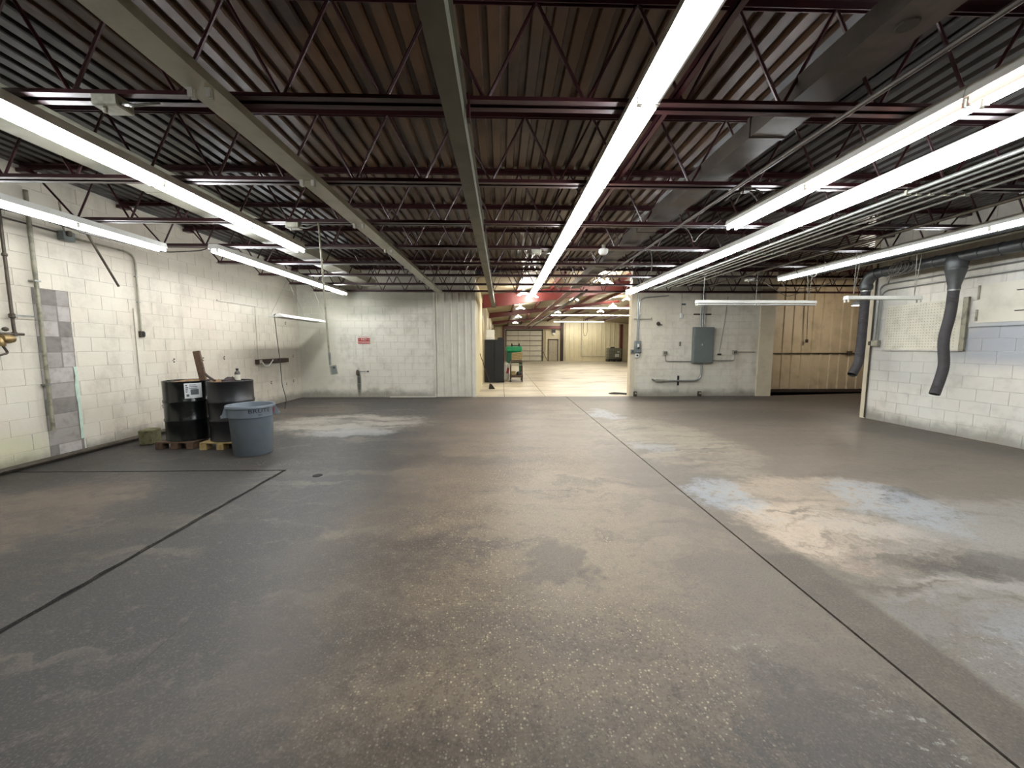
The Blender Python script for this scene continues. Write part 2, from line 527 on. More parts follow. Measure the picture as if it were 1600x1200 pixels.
def round_path(pts, r, n=5):
    """polyline with filleted corners"""
    pts = [Vector(p) for p in pts]
    out = [pts[0]]
    for i in range(1, len(pts) - 1):
        a, b, c = pts[i - 1], pts[i], pts[i + 1]
        d0, d1 = (a - b), (c - b)
        k = min(r, d0.length * .45, d1.length * .45)
        p0, p1 = b + d0.normalized() * k, b + d1.normalized() * k
        for j in range(n + 1):
            t = j / n
            out.append(p0 * (1 - t) ** 2 + b * 2 * t * (1 - t) + p1 * t * t)
    out.append(pts[-1])
    return out


ORD = ['first', 'second', 'third', 'fourth', 'fifth', 'sixth', 'seventh', 'eighth', 'ninth', 'tenth', 'eleventh', 'twelfth']

XL, XR, YB, ZD = -5.88, 7.62, 11.38, 3.70      # left wall, right wall, back wall, deck underside
YREAR, XBAY = -4.0, 13.0
Y_END = 7.80                                     # where the right wall stops
Y_TAN = 12.35
XO0, XO1 = -0.78, 3.84                           # opening to the hall
XH1, YFAR = 15.0, 39.0

# ------------------------------------------------------------------ floor
fb = MB().box(XL - .2, XH1 + .2, YREAR - .2, YFAR + .3, -0.2, -0.018).build('floor', 'joint', origin=(0, 0, -0.2))
struct(fb, 'oil-stained concrete slab floor running back into the hall', 'floor')


def slab(pts, mat):
    MB().prism([(x, y, 0) for x, y in pts], (0, 0, -0.018), (0, 0, 0)).build('slab', mat, fb)


rj = random.Random(5)
jag = [-4 + .11 * k for k in range(79)]
ed_l = [(-2.685 + .02 * (y + 4) / 8.6 + rj.uniform(-.008, .008), y) for y in jag if y < 4.58] + [(-2.665, 4.60)]
ed_r = [(-2.640 + .02 * (y + 4) / 8.6 + rj.uniform(-.006, .006), y) for y in jag if y < 4.6] + [(-2.622, 4.63)]
slab([(XL, YREAR)] + ed_l + [(XL, 4.615)], 'floor')
slab(ed_r[:1] + [(1.795, YREAR), (1.915, YB), (XL, YB), (XL, 4.635)] + ed_r[:0:-1], 'floor')
slab([(1.811, YREAR), (XBAY, YREAR), (XBAY, Y_TAN), (8.1, Y_TAN), (8.1, YB), (1.929, YB)], 'floor')
slab([(XO0 - .2, YB + .008), (.07, YB + .008), (.07, YFAR), (XO0 - .2, YFAR)], 'hall_floor')
slab([(.085, YB + .008), (1.30, YB + .008), (1.30, YFAR), (.085, YFAR)], 'hall_floor')
slab([(1.315, YB + .008), (8.0, YB + .008), (XH1, YB + 1.1), (XH1, YFAR), (1.315, YFAR)], 'hall_floor')
tag(MB().lathe([(.0, .002), (.05, .002), (.055, .0005), (.06, -.01)], (-2.15, 4.41, 0.002), 16).build('floor_drain', 'joint'),
    'small round black drain hole in the dark floor beside the long crack', 'drain')

# ------------------------------------------------------------------ block walls
_block_cache = {}


def block_mesh(w, h, mat, d=0.005, ch=0.003):
    key = (round(w, 3), round(h, 3), mat)
    if key in _block_cache:
        return _block_cache[key]
    me = bpy.data.meshes.new('block')
    j = 0.002
    o = [(j, 0, j), (w - j, 0, j), (w - j, 0, h - j), (j, 0, h - j)]
    m = [(x, -d + ch, z) for x, _, z in o]
    i = [(j + ch, -d, j + ch), (w - j - ch, -d, j + ch), (w - j - ch, -d, h - j - ch), (j + ch, -d, h - j - ch)]
    fs = [(8, 9, 10, 11)]
    for k in range(4):
        q = (k + 1) % 4
        fs += [(k, q, 4 + q, 4 + k), (4 + k, 4 + q, 8 + q, 8 + k)]
    me.from_pydata(o + m + i, [], fs)
    me.materials.append(M[mat])
    _block_cache[key] = me
    return me


def lay_blocks(wall, start, rotz, length, zmax, mat, cut=None, course=0.203, unit=0.406, upper=None, limit=300, shift=0.0, near=None):
    """running-bond blocks laid on the face of a wall; u runs along local x from start.  cut(z) gives u intervals left free."""
    w0 = WORLD_ORIGIN[wall.name]
    R = Matrix.Rotation(rotz, 3, 'Z')
    rest = MB()
    todo = []
    row = 0
    z = 0.0
    while z < zmax - .03:
        h = min(course, zmax - z)
        u = -unit / 2 * (row % 2) - shift
        while u < length - .02:
            segs = [(max(u, 0), min(u + unit, length))]
            for (a, b) in (cut(z + h / 2) if cut else []):
                nxt = []
                for s in segs:
                    if s[1] <= a or s[0] >= b:
                        nxt.append(s)
                    else:
                        if s[0] < a: nxt.append((s[0], a))
                        if s[1] > b: nxt.append((b, s[1]))
                segs = nxt
            for s in segs:
                if s[1] - s[0] > .03:
                    todo.append((s[0], z, s[1] - s[0], h))
            u += unit
        z += h
        row += 1
    for i, (u, z, w, h) in enumerate(todo):
        pos = Vector(start) + R @ Vector((u, 0, 0)) + Vector((0, 0, z))
        if (upper is not None and z > upper) or i >= limit or (near is not None and near(u)):
            me = block_mesh(w, h, mat)
            o = len(rest.v)
            rest.v += [tuple(pos + R @ v.co) for v in me.vertices]
            rest.f += [tuple(k + o for k in p.vertices) for p in me.polygons]
            continue
        ob = bpy.data.objects.new('block', block_mesh(w, h, mat))
        COL.objects.link(ob)
        ob.parent = wall
        ob.rotation_euler = (0, 0, rotz)
        jit = random.uniform(-.0015, .0015)
        ob.location = pos - w0 + R @ Vector((0, jit, 0))
    if rest.f:
        tag(rest.build('remaining_blocks', mat, wall), kind='stuff')


def one_block(wall, pos, rotz, w, h, mat):
    ob = bpy.data.objects.new('block', block_mesh(w, h, mat))
    COL.objects.link(ob); ob.parent = wall; ob.rotation_euler = (0, 0, rotz)
    ob.location = Vector(pos) - WORLD_ORIGIN[wall.name]
    return ob


# left wall: base slab plus blocks from Y 3.9 on
wl = MB().box(XL - .2, XL, YREAR, YB + .2, 0, ZD + .1).build('wall_left', 'mortar_left', origin=(XL, 3, 0))
struct(wl, 'cream-painted concrete block wall with a bare grey block patch', 'wall')
Y0L = 3.86 - 8 * .406


def cut_left(z):
    return [(5.05 - Y0L, 5.46 - Y0L)] if z < 2.25 else []


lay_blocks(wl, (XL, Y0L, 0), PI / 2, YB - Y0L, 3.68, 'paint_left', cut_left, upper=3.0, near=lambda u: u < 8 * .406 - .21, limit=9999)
MB().box(XL, XL + .005, YREAR, Y0L, 0, 3.68).build('near_face', 'paint_left', wl)
MB().box(XL, XL + .0012, 5.045, 5.462, 0, 2.235).build('raw_backing', 'raw_block_dark', wl)
z = 0.0
for k in range(11):
    mats = ['raw_block', 'raw_block_dark', 'raw_block_light']
    if k < 1:
        one_block(wl, (XL - .002, 5.05, z), PI / 2, .10, .203, 'raw_block_dark')
        one_block(wl, (XL - .002, 5.15, z), PI / 2, .28, .203, 'raw_block_light')
    elif k < 6:
        one_block(wl, (XL - .002, 5.05, z), PI / 2, .37, .203, mats[(k * 2 + 1) % 3] if k != 2 else 'raw_block')
    else:
        one_block(wl, (XL - .002, 5.05, z), PI / 2, .25, .203, mats[k % 3])
        one_block(wl, (XL - .002, 5.31, z), PI / 2, .145, .203, mats[(k + 2) % 3])
    z += .203
# strip of old mint paint beside the bare blocks
mm = MB()
rr = random.Random(3)
ys = [(5.425 + rr.uniform(-.012, .012), 5.462) for _ in range(9)]
for i in range(8):
    z0, z1 = .22 + i * .125, .22 + (i + 1) * .125
    mm.add([(XL + .009, ys[i][0], z0), (XL + .009, ys[i][1], z0), (XL + .009, ys[i + 1][1], z1), (XL + .009, ys[i + 1][0], z1)], [(0, 1, 2, 3)])
mm.build('mint_paint_strip', 'mint', wl)
for (y, zz) in ((7.05, 1.22), (6.75, .45), (8.3, 1.23), (7.72, 1.22), (9.9, .55), (10.6, .45), (11.0, 1.2), (10.95, .5), (10.7, 2.1), (8.95, .45)):
    MB().lathe([(.012, 0), (.012, .016)], (XL, y, zz), 8, 'x', cap1=True).lathe([(.012, 0), (.012, .016)], (XL, y + .005, zz + .05), 8, 'x', cap1=True) \
        .lathe([(.008, 0), (.008, .015)], (XL, y - .02, zz + .025), 8, 'x', cap1=True).build('anchor_hole', 'hole', wl)
# ghost of a removed frame on the left wall
MB().box(XL + .012, XL + .03, 8.2, 9.6, 2.435, 2.46).build('ledge_strip', 'mortar_left', wl)
for yy in (9.42,):
    MB().box(XL + .012, XL + .02, yy, yy + .05, .9, 2.43).build('batten', 'paint_left', wl)
MB().box(XL + .012, XL + .02, 6.36, 6.41, .9, 2.1).build('batten', 'paint_left', wl)

# back wall left of the opening: blocks, then a corrugated part
X_C0 = -1.97
wb = MB().box(XL, X_C0, YB, YB + .2, 0, ZD + .1).build('wall_back', 'mortar_back', origin=(-4, YB, 0))
struct(wb, 'pale painted block back wall with the red sign', 'wall')
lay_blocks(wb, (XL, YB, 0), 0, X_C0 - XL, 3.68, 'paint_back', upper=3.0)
MB().box(-3.3, -1.95, YB - .05, YB - .012, 0, .02).build('sill_strip', 'cream', wb)


def corrugated(parent, p0, p1, z0, z1, mat, pitch=.205, depth=.028, sheet_ribs=3, normal=None, name='panel'):
    """ribbed sheets standing from p0 to p1 (xy); each sheet is a child; ribs stand proud along normal"""
    p0, p1 = Vector((p0[0], p0[1], 0)), Vector((p1[0], p1[1], 0))
    L = (p1 - p0).length
    t = (p1 - p0).normalized()
    nrm = Vector((normal[0], normal[1], 0))
    sw = pitch * sheet_ribs
    u0 = 0.0
    while u0 < L - .02:
        u1 = min(u0 + sw, L)
        pts = []
        u = u0
        while u < u1 - .001:
            for du, dd in ((0, 0), (.10, 0), (.16, 1), (.34, 1), (.40, 0)):
                uu = u + du * pitch
                if uu <= u1:
                    pts.append(p0 + t * uu + nrm * (.004 + dd * depth))
            u += pitch
        pts.append(p0 + t * u1 + nrm * .004)
        back = [p0 + t * u1 + nrm * .001, p0 + t * u0 + nrm * .001]
        MB().prism([tuple(p) for p in pts + back], (0, 0, z0), (0, 0, z1)).build(name, mat, parent)
        u0 = u1


wc = MB().box(X_C0 + .03, XO0, YB, YB + .18, 0, ZD + .1).build('wall_corrugated', 'cream', origin=(-1.35, YB, 0))
struct(wc, 'cream corrugated metal wall between block wall and opening', 'wall')
corrugated(wc, (X_C0 + .04, YB), (XO0 - .08, YB), 0.02, 3.66, 'cream', normal=(0, -1))
MB().box(XO0 - .09, XO0 + .012, YB - .035, YB + .06, 0, 3.66).build('corner_trim', 'cream', wc)
MB().box(X_C0 - .015, X_C0 + .035, YB - .03, YB, 0, 3.66).build('edge_trim', 'cream', wc)

# hall side wall (runs back from the opening)
wh = MB().box(XO0 - .2, XO0, YB + .18, YFAR, 0, 3.9).build('wall_hall', 'beige_panel', origin=(XO0, 20, 0))
struct(wh, 'beige ribbed side wall running back into the hall', 'wall')
corrugated(wh, (XO0, YB + .18), (XO0, 20), 0.0, 3.3, 'beige_panel', pitch=.3, normal=(1, 0))

# back wall right of the opening
wr = MB().box(XO1, 7.68, YB, YB + .2, 0, ZD + .1).build('wall_back_right', 'mortar_back', origin=(5.7, YB, 0))
struct(wr, 'painted block wall carrying the grey electrical panel', 'wall')
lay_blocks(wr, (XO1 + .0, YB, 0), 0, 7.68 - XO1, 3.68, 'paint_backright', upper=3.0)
MB().box(XO1 - .012, XO1 + .13, YB - .016, YB + .21, 0, ZD).build('corner_trim', 'cream_post', wr)
tr = MB().box(7.68, 8.12, YB - .06, Y_TAN, 0, ZD + .1).build('trim_1', 'cream_post')
struct(tr, 'cream boxed column between block wall and tan siding', 'column')

# tan corrugated wall of the side bay
wt = MB().box(8.12, XBAY, Y_TAN, Y_TAN + .15, 0, ZD + .1).build('wall_tan', 'tan_panel', origin=(10, Y_TAN, 0))
struct(wt, 'tan corrugated metal wall of the dim side bay', 'wall')
corrugated(wt, (8.13, Y_TAN), (XBAY, Y_TAN), .1, 3.66, 'tan_panel', pitch=.32, depth=.035, normal=(0, -1))
struct(MB().box(8.12, XBAY, Y_TAN - .06, Y_TAN - .001, 0, .1).build('baseboard_tan', 'base_dark'), 'dark base strip under the tan siding', 'baseboard')
tag(MB().tube([(8.13, Y_TAN - .055, 1.27), (12.9, Y_TAN - .055, 1.27)], .018).build('conduit', 'dark_pipe'),
    'dark pipe running level across the tan siding', 'pipe')

# right wall
ww = MB().box(XR, XR + .2, YREAR, Y_END - .02, 0, ZD + .1).build('wall_right', 'mortar_right', origin=(XR, 4, 0))
struct(ww, 'greyish painted block wall under the exhaust duct', 'wall')
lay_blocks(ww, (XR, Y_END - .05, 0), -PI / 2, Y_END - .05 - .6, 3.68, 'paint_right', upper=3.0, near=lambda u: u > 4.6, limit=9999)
MB().box(XR - .005, XR, YREAR, .6, 0, 3.68).build('near_face', 'paint_right', ww)
tr = MB().box(XR - .02, XR + .22, Y_END - .05, Y_END + .06, 0, 3.68).build('trim_2', 'cream_post')
struct(tr, 'cream steel end post of the right block wall', 'post')
# side bay outer wall, rear wall
struct(MB().box(XBAY, XBAY + .15, YREAR, Y_TAN + .15, 0, ZD + .1).build('wall_bay', 'tan_panel'), 'outer wall of the side bay', 'wall')
struct(MB().box(XL - .2, XBAY + .15, YREAR - .2, YREAR, 0, ZD + .1).build('wall_rear', 'paint_left'), 'painted wall behind the camera', 'wall')

# ------------------------------------------------------------------ roof deck
ceil = thing('ceiling', 'dark ribbed steel roof deck above the joists', 'ceiling', (0, 3, ZD))
tag(ceil, kind='structure')
PITCH_R = .1524
x = XL
i = 0
while x < XBAY + .1:
    pts = []
    x1 = x + PITCH_R * 6
    for k in range(6):
        u = x + k * PITCH_R
        for du, dz in ((0, 0), (.078, 0), (.092, .038), (.138, .038)):
            pts.append((u + du, 0, ZD + dz + .001 * (i % 2)))
    pts.append((x1, 0, ZD + .001 * (i % 2)))
    m = 'deck_brown' if -4.0 < x < 1.6 and i not in (2,) else 'deck_grey'
    top = [(x1, 0, ZD + .05), (x, 0, ZD + .05)]
    ymax = YB + .2 if x < 7.6 else Y_TAN + .1
    MB().prism(pts + top, (0, YREAR, 0), (0, ymax, 0)).build('deck_sheet', m, ceil)
    x = x1
    i += 1

# ------------------------------------------------------------------ open-web joists
ZB = 3.04                       # underside of the bottom chord
JY = [2.64 + 1.22 * k for k in range(8)]


def angle_pair(mb, x0, x1, y, z, up, fl=.05, gap=.024, t=.006):
    for s in (-1, 1):
        a, b = y + s * gap / 2, y + s * (gap / 2 + fl)
        y0, y1 = min(a, b), max(a, b)
        if up:
            mb.box(x0, x1, y0, y1, z, z + t)
            c = y + s * gap / 2
            mb.box(x0, x1, min(c, c + s * t), max(c, c + s * t), z, z + fl)
        else:
            mb.box(x0, x1, y0, y1, z - t, z)
            c = y + s * gap / 2
            mb.box(x0, x1, min(c, c + s * t), max(c, c + s * t), z - fl, z)
    return mb


def make_joist(y, x_end, label, ph=0.0):
    t = thing('bar_joist', label, 'joist', (0, y, ZB), 'open-web joists under the roof deck')
    xs0, xs1 = XL + .62, x_end - .62
    angle_pair(MB(), xs0 - .04, xs1 + .04, y, ZB, True).build('bottom_chord', 'joist', t)
    angle_pair(MB(), XL + .02, x_end - .02, y, ZD - .002, False).build('top_chord', 'joist', t)
    # one continuous bent rod: bottom nodes every 0.62 m, top nodes half-way, then up to both bearings
    path = [(XL + .12, y, ZD - .035)]
    nb = int(round((xs1 - xs0) / .63))
    st = (xs1 - xs0) / nb
    for k in range(nb + 1):
        xb = xs0 + k * st
        path.append((xb, y, ZB + .02))
        if k < nb:
            path.append((xb + st / 2, y, ZD - .035))
    path.append((x_end - .12, y, ZD - .035))
    MB().tube(round_path(path, .035, 2), .0115, 6).build('web_rod', 'joist', t)
    for xx in (XL + .02, x_end - .14):
        MB().box(xx, xx + .12, y - .06, y + .06, ZD - .10, ZD - .055).build('bearing_seat', 'joist', t)
    return t


JL = ['nearest maroon open-web joist across the top of the picture'] + \
     [f'{ORD[k]} maroon open-web joist counted from the camera' for k in range(1, 7)] + ['farthest maroon open-web joist along the back wall']
for k, y in enumerate(JY):
    make_joist(y, XR if y < Y_END else XBAY, JL[k])

# bridging angles that tie the bottom chords together
for (bx, lab) in ((1.13, 'reddish steel bridging angle running back beside the centre light row'),):
    m = MB().box(bx - .02, bx + .02, YREAR + .1, JY[-1], ZB + .056, ZB + .062).box(bx - .02, bx - .014, YREAR + .1, JY[-1], ZB + .056, ZB + .10)
    tag(m.build('bridging_angle', 'joist'), lab, 'steel angle')

# flat pale duct on the chords above the left lights; brown duct right of centre
m = MB().prism([(-3.72, 0, ZB + .064), (-3.36, 0, ZB + .064), (-3.36, 0, ZB + .22), (-3.72, 0, ZB + .22)], (0, .6, 0), (0, 10.6, 0))
t = thing('flat_duct', 'flat pale sheet-metal duct lying on the joists above the left lights', 'duct', (-3.54, 5, ZB + .06))
m.build('duct_body', 'old_enamel', t)
for yy in (1.8, 4.3, 6.9, 9.4):
    MB().box(-3.73, -3.35, yy, yy + .03, ZB + .06, ZB + .225).build('seam_band', 'old_enamel', t)
t = thing('wide_duct', 'wide dusty brown duct threaded through the joists right of centre', 'duct', (2.05, 5, ZB + .07))
MB().box(1.93, 2.19, -3, 10.9, ZB + .075, ZB + .21).build('duct_body', 'duct_brown', t)
for yy in (.9, 3.1, 5.6, 8.0):
    MB().box(1.92, 2.20, yy, yy + .03, ZB + .067, ZB + .22).build('seam_band', 'duct_brown', t)
MB().lathe([(.0, 0), (.045, 0), (.05, .01)], (2.05, 2.05, ZB + .066), 14).build('hole_cap', 'hole', t)

# olive box beam left of the picture's middle
t = thing('box_beam', 'olive grey steel beam running straight back through the opening', 'beam', (-.28, 6, 2.86))
MB().box(-.335, -.225, -3.5, 13.6, 2.86, 2.868).build('bottom_plate', 'olive_steel', t)
MB().box(-.325, -.235, -3.5, 13.6, 2.868, 3.03).build('web', 'olive_steel', t)
MB().box(-.325, -.215, -3.5, 13.6, 3.03, 3.038).build('top_plate', 'olive_steel', t)
for yy in (2.64, 5.08, 7.52, 9.96):
    MB().box(-.222, -.2, yy - .03, yy + .03, 2.95, 3.10).build('clip', 'joist', t)
MB().box(-.36, -.2, 13.55, 13.62, 2.84, 3.05).build('end_plate', 'olive_steel', t)

# ------------------------------------------------------------------ fluorescent fixtures
_tube_cache = {}


def make_strip(x, y0, label, lit=((1, 1), (1, 1)), wing=.0, enamel='white_enamel', group=None, length=2.44, zb=2.966, face=0.0, has_tubes=True):
    """an 8-foot channel with two pairs of 4-foot tubes; y0 is its near end.  lit[half][side]"""
    t = thing('strip_light', label, 'light fixture', (x, y0, zb), group)
    y1 = y0 + length - .004
    hw = .085
    zt = ZB - .002
    h = MB().prism([(x - hw, 0, zb), (x + hw, 0, zb), (x + hw * .8, 0, zt), (x - hw * .8, 0, zt)], (0, y0, 0), (0, y1, 0))
    h.build('housing', enamel, t)
    if wing:
        for s in (-1, 1):
            pr = [(x + s * hw, 0, zb + .012), (x + s * wing, 0, zb - .035), (x + s * (wing + .002), 0, zb - .05), (x + s * (wing + .006), 0, zb - .05),
                  (x + s * (wing + .006), 0, zb - .03), (x + s * hw, 0, zb + .018)]
            MB().prism(pr, (0, y0, 0), (0, y1, 0)).build('reflector_wing', enamel, t)
    halves = max(1, int(round(length / 1.22)))
    hl = length / halves
    off = .05
    for hf in range(halves):
        a, b = y0 + hf * hl + .018, y0 + (hf + 1) * hl - .018
        for si, s in enumerate((-1, 1)):
            st = lit[hf][si]
            px, pz = x + s * off, zb - .028
            if st is not None and has_tubes:
                MB().tube([(px, a, pz), (px, b, pz)], .0185, 8).build('tube', {1: 'tube', 0: 'tube_off', 2: 'tube_pink', 3: 'tube_dim'}[st], t, True)
            for yy in (a, b):
                MB().box(px - .014, px + .014, yy - .012 if yy == a else yy, yy if yy == a else yy + .012, zb - .05, zb + .004).build('lampholder', 'holder', t)
    return t


def strip_row(x, y_end, count, rowname, lit=lambda k: ((1, 1), (1, 1)), wing=0.0, enamel='white_enamel', first_len=2.44, has_tubes=True):
    """count fixtures counted from the far end y_end towards the camera"""
    y = y_end
    for k in range(count):
        L = first_len if k == 0 else 2.44
        y -= L
        where = f'{ORD[k]} from the far end' if count > 1 else ''
        make_strip(x, y, f'{rowname}, {where}', lit(k), wing, enamel, 'ceiling strip lights', L, has_tubes=has_tubes)


# centre row: the right tube of one pair is dead
strip_row(.87, 10.94, 4, 'lit bare-tube strip light in the centre row', lambda k: ((1, 0), (1, 1)) if k == 3 else ((1, 1), (1, 1)))
strip_row(-1.72, 10.94, 5, 'unlit yellowed strip fixture left of centre', enamel='old_enamel', lit=lambda k: ((None, None), (None, None)))
strip_row(-3.06, 6.10, 2, 'lit strip light in the second row from the left wall')
strip_row(-4.36, 10.98, 2, 'lit strip light in the short row near the left corner')
strip_row(-5.11, 6.10, 2, 'lit strip light in the row nearest the left wall', lit=lambda k: ((3, 3), (3, 3)))
strip_row(2.82, 4.80, 2, 'lit strip light in the row just right of centre', lit=lambda k: ((2, 1), (1, 1)) if k == 0 else ((2, 1), (2, 1)))
strip_row(3.50, 10.74, 4, 'lit strip light in the long row beside the conduits')
strip_row(6.08, 8.40, 3, 'lit strip light in the row nearest the right wall', lit=lambda k: ((3, 3), (3, 3)))


def make_hanging(p0, p1, z, label, z_top, chains, halves, cat='light fixture', tubes=True):
    """shop light hung level on thin chains, running from p0 to p1 (xy)"""
    a, b = Vector((p0[0], p0[1], z)), Vector((p1[0], p1[1], z))
    t_ = (b - a).normalized(); s_ = Vector((-t_.y, t_.x, 0)); L = (b - a).length
    t = thing('hanging_shop_light', label, cat, tuple((a + b) / 2))
    pr = [a + s_ * -.05, a + s_ * .05, a + s_ * .04 + Vector((0, 0, .055)), a + s_ * -.04 + Vector((0, 0, .055))]
    MB().prism([tuple(p) for p in pr], (0, 0, 0), tuple(b - a)).build('housing', 'white_enamel', t)
    for k in range(halves):
        u0, u1 = a + t_ * (L * k / halves + .02), a + t_ * (L * (k + 1) / halves - .02)
        for s in (-1, 1):
            d = s_ * (s * .032) + Vector((0, 0, -.03))
            if tubes:
                MB().tube([u0 + d, u1 + d], .013, 8).build('tube', 'tube_off', t, True)
            for u in (u0, u1):
                MB().cbox(tuple(u + s_ * (s * .032) + Vector((0, 0, -.022))), (.02, .02, .05)).build('lampholder', 'holder', t)
    for (f, dx) in chains:
        p = a + t_ * (L * f) + Vector((0, 0, .055))
        q = a + t_ * (L * f + dx) + Vector((0, 0, z_top - z))
        MB().tube([p, q], .004, 5).build('chain', 'chain', t)
    return t


make_hanging((3.94, 7.8), (6.40, 7.8), 2.37, 'long white unlit shop light hanging in front of the grey electrical panel', 3.04, ((.06, 0), (.94, -.06), (.94, .06), (.5, 0)), 2)
make_hanging((5.50, 6.1), (6.72, 6.1), 2.245, 'short white unlit shop light hanging near the exhaust hoses', 3.0, ((.1, 0), (.1, .08), (.92, -.02), (.92, .06)), 1, tubes=False)

# ridged white reflector light hanging by the left back corner
t = thing('hanging_reflector_light', 'white ridged reflector light hanging on wires near the left wall', 'light fixture', (-5.0, 9.8, 2.15))
MB().prism([(-5.17, 0, 2.15), (-5.165, 0, 2.165), (-5.05, 0, 2.225), (-4.95, 0, 2.225), (-4.835, 0, 2.165), (-4.83, 0, 2.15), (-4.95, 0, 2.215), (-5.05, 0, 2.215)],
           (0, 8.75, 0), (0, 10.95, 0)).build('reflector', 'white_enamel', t)
for yy in (8.752, 10.94):
    MB().prism([(-5.165, 0, 2.155), (-5.05, 0, 2.22), (-4.95, 0, 2.22), (-4.835, 0, 2.155)], (0, yy, 0), (0, yy + .008, 0)).build('end_plate', 'white_enamel', t)
for s in (-1, 1):
    MB().tube([(-5 + s * .05, 8.8, 2.18), (-5 + s * .05, 10.9, 2.18)], .015, 8).build('tube', 'tube_off', t, True)
for (yy, sx) in ((8.8, -.15), (9.75, .15), (10.0, -.15), (10.9, .15)):
    MB().tube([(-5 + sx, yy, 2.17), (-5.0, 9.3 if yy < 9.9 else 10.5, 3.04)], .003, 5).build('hanging_wire', 'chain', t)
tag(MB().tube(round_path([(-4.97, 8.80, 2.232), (-5.02, 8.72, 2.20), (-5.11, 8.90, 2.05), (-5.10, 8.93, 1.6), (-5.11, 9.0, 1.2), (-5.12, 9.05, .6), (-5.08, 9.12, .25), (-5.12, 9.1, .03)], .08, 4), .008, 6).build('power_cord', 'cable_dark', smooth=True),
    'dark power cord dangling from the white reflector light to the floor', 'cord')

# ------------------------------------------------------------------ conduits under the joists
for k, xx in enumerate((4.02, 4.13, 4.26, 4.42, 4.62)):
    t = thing('ceiling_conduit', f'{ORD[k]} of five parallel steel conduits counted from the long light row', 'conduit', (xx, 4, 3.0), 'parallel conduits right of the long light row')
    MB().tube([(xx, YREAR + .1, 3.01), (xx, 10.2 - .15 * k, 3.01)], .019, 8).build('pipe', 'conduit', t, True)
    for y in JY[1:6:2]:
        MB().box(xx - .024, xx + .024, y - .012, y + .012, 2.986, 3.034).build('clamp', 'steel_box', t)
tag(MB().tube(round_path([(2.42, YREAR + .1, 3.01), (2.25, 3.0, 3.01), (2.25, 6.4, 3.01), (2.2, 9.8, 3.01)], .3), .016, 8).build('ceiling_conduit', 'duct_brown', smooth=True),
    'single grey conduit running back between the centre row and the right rows', 'conduit')
tag(MB().tube([(5.3, .5, 3.012), (5.25, 9.9, 3.012)], .022, 8).build('ceiling_conduit', 'dark_pipe', smooth=True),
    'dark pipe strapped under the joists between the conduits and the right row', 'pipe')
tag(MB().tube([(6.45, .5, 2.985), (6.45, 8.3, 2.985)], .035, 10).build('ceiling_pipe', 'duct', smooth=True),
    'fat grey pipe running along the right side of the rightmost light row', 'pipe')
tag(MB().tube([(6.72, .5, 2.99), (6.72, 7.7, 2.99)], .022, 8).build('ceiling_pipe', 'steel_pipe', smooth=True),
    'slim grey pipe between the fat pipe and the exhaust duct', 'pipe')


def loose_wire(name, pts, r, label, mat='cable'):
    return tag(MB().tube(round_path(pts, .12, 5), r, 6).build(name, mat, smooth=True), label, 'wire')


loose_wire('loose_wire', [(2.72, 4.85, 3.06), (2.5, 4.95, 2.9), (2.42, 4.92, 2.78), (2.36, 4.93, 2.95), (2.3, 5.06, 3.05)], .006, 'looped wire hanging off the end of the row right of centre')
loose_wire('loose_wire', [(2.25, 6.1, 3.02), (2.4, 6.25, 3.0), (2.42, 6.28, 2.7), (2.35, 6.3, 2.62)], .006, 'short wire drooping from the single conduit')
loose_wire('loose_wire', [(6.1, 8.45, 2.95), (6.3, 8.5, 2.75), (6.9, 8.3, 2.78), (7.1, 7.9, 2.95)], .007, 'drooping grey wire behind the far end of the right light row')
loose_wire('loose_wire', [(5.3, 8.5, 3.02), (5.7, 8.4, 2.9), (6.4, 8.6, 2.6), (6.9, 8.7, 2.75), (7.3, 8.4, 2.9)], .007, 'long sagging wire above the right hanging shop light')
loose_wire('loose_wire', [(6.2, 7.5, 3.0), (6.05, 7.45, 2.8), (5.9, 7.5, 2.95), (5.8, 7.45, 2.78), (5.7, 7.5, 3.02)], .006, 'tangled wire loops under the right light row')
loose_wire('loose_wire', [(-5.6, 4.6, 3.03), (-5.35, 4.75, 2.98), (-5.2, 5.1, 2.9), (-5.3, 6.4, 2.98), (-4.7, 6.35, 3.0), (-4.5, 6.28, 3.06)], .009, 'dark cable slung over the joists above the left wall lights', 'cable_dark')
for k, (xx, yy, lab) in enumerate(((-2.42, 2.62, 'grey junction box on the nearest joist left of the unlit row'), (-2.6, 5.06, 'grey junction box on a joist above the hanging drop'),
                                   (5.6, 8.72, 'white junction box at the far end of the right light row'), (.55, 6.3, 'grey junction box on a joist left of the centre row'))):
    t = thing('junction_box', lab, 'junction box', (xx, yy, 2.96))
    MB().cbox((xx, yy, 3.0), (.16, .12, .07), None, .008).build('box_body', 'steel_box' if k != 2 else 'white_enamel', t)
    MB().tube(round_path([(xx + .08, yy - .03, 2.985), (xx + .2, yy - .08, 2.95), (xx + .26, yy + .03, 3.03)], .05), .009, 6).build('stub_conduit', 'conduit', t, True)
    MB().lathe([(.012, 0), (.012, .03)], (xx - .03, yy - .02, 2.94), 8, cap0=True).build('knockout', 'holder', t)

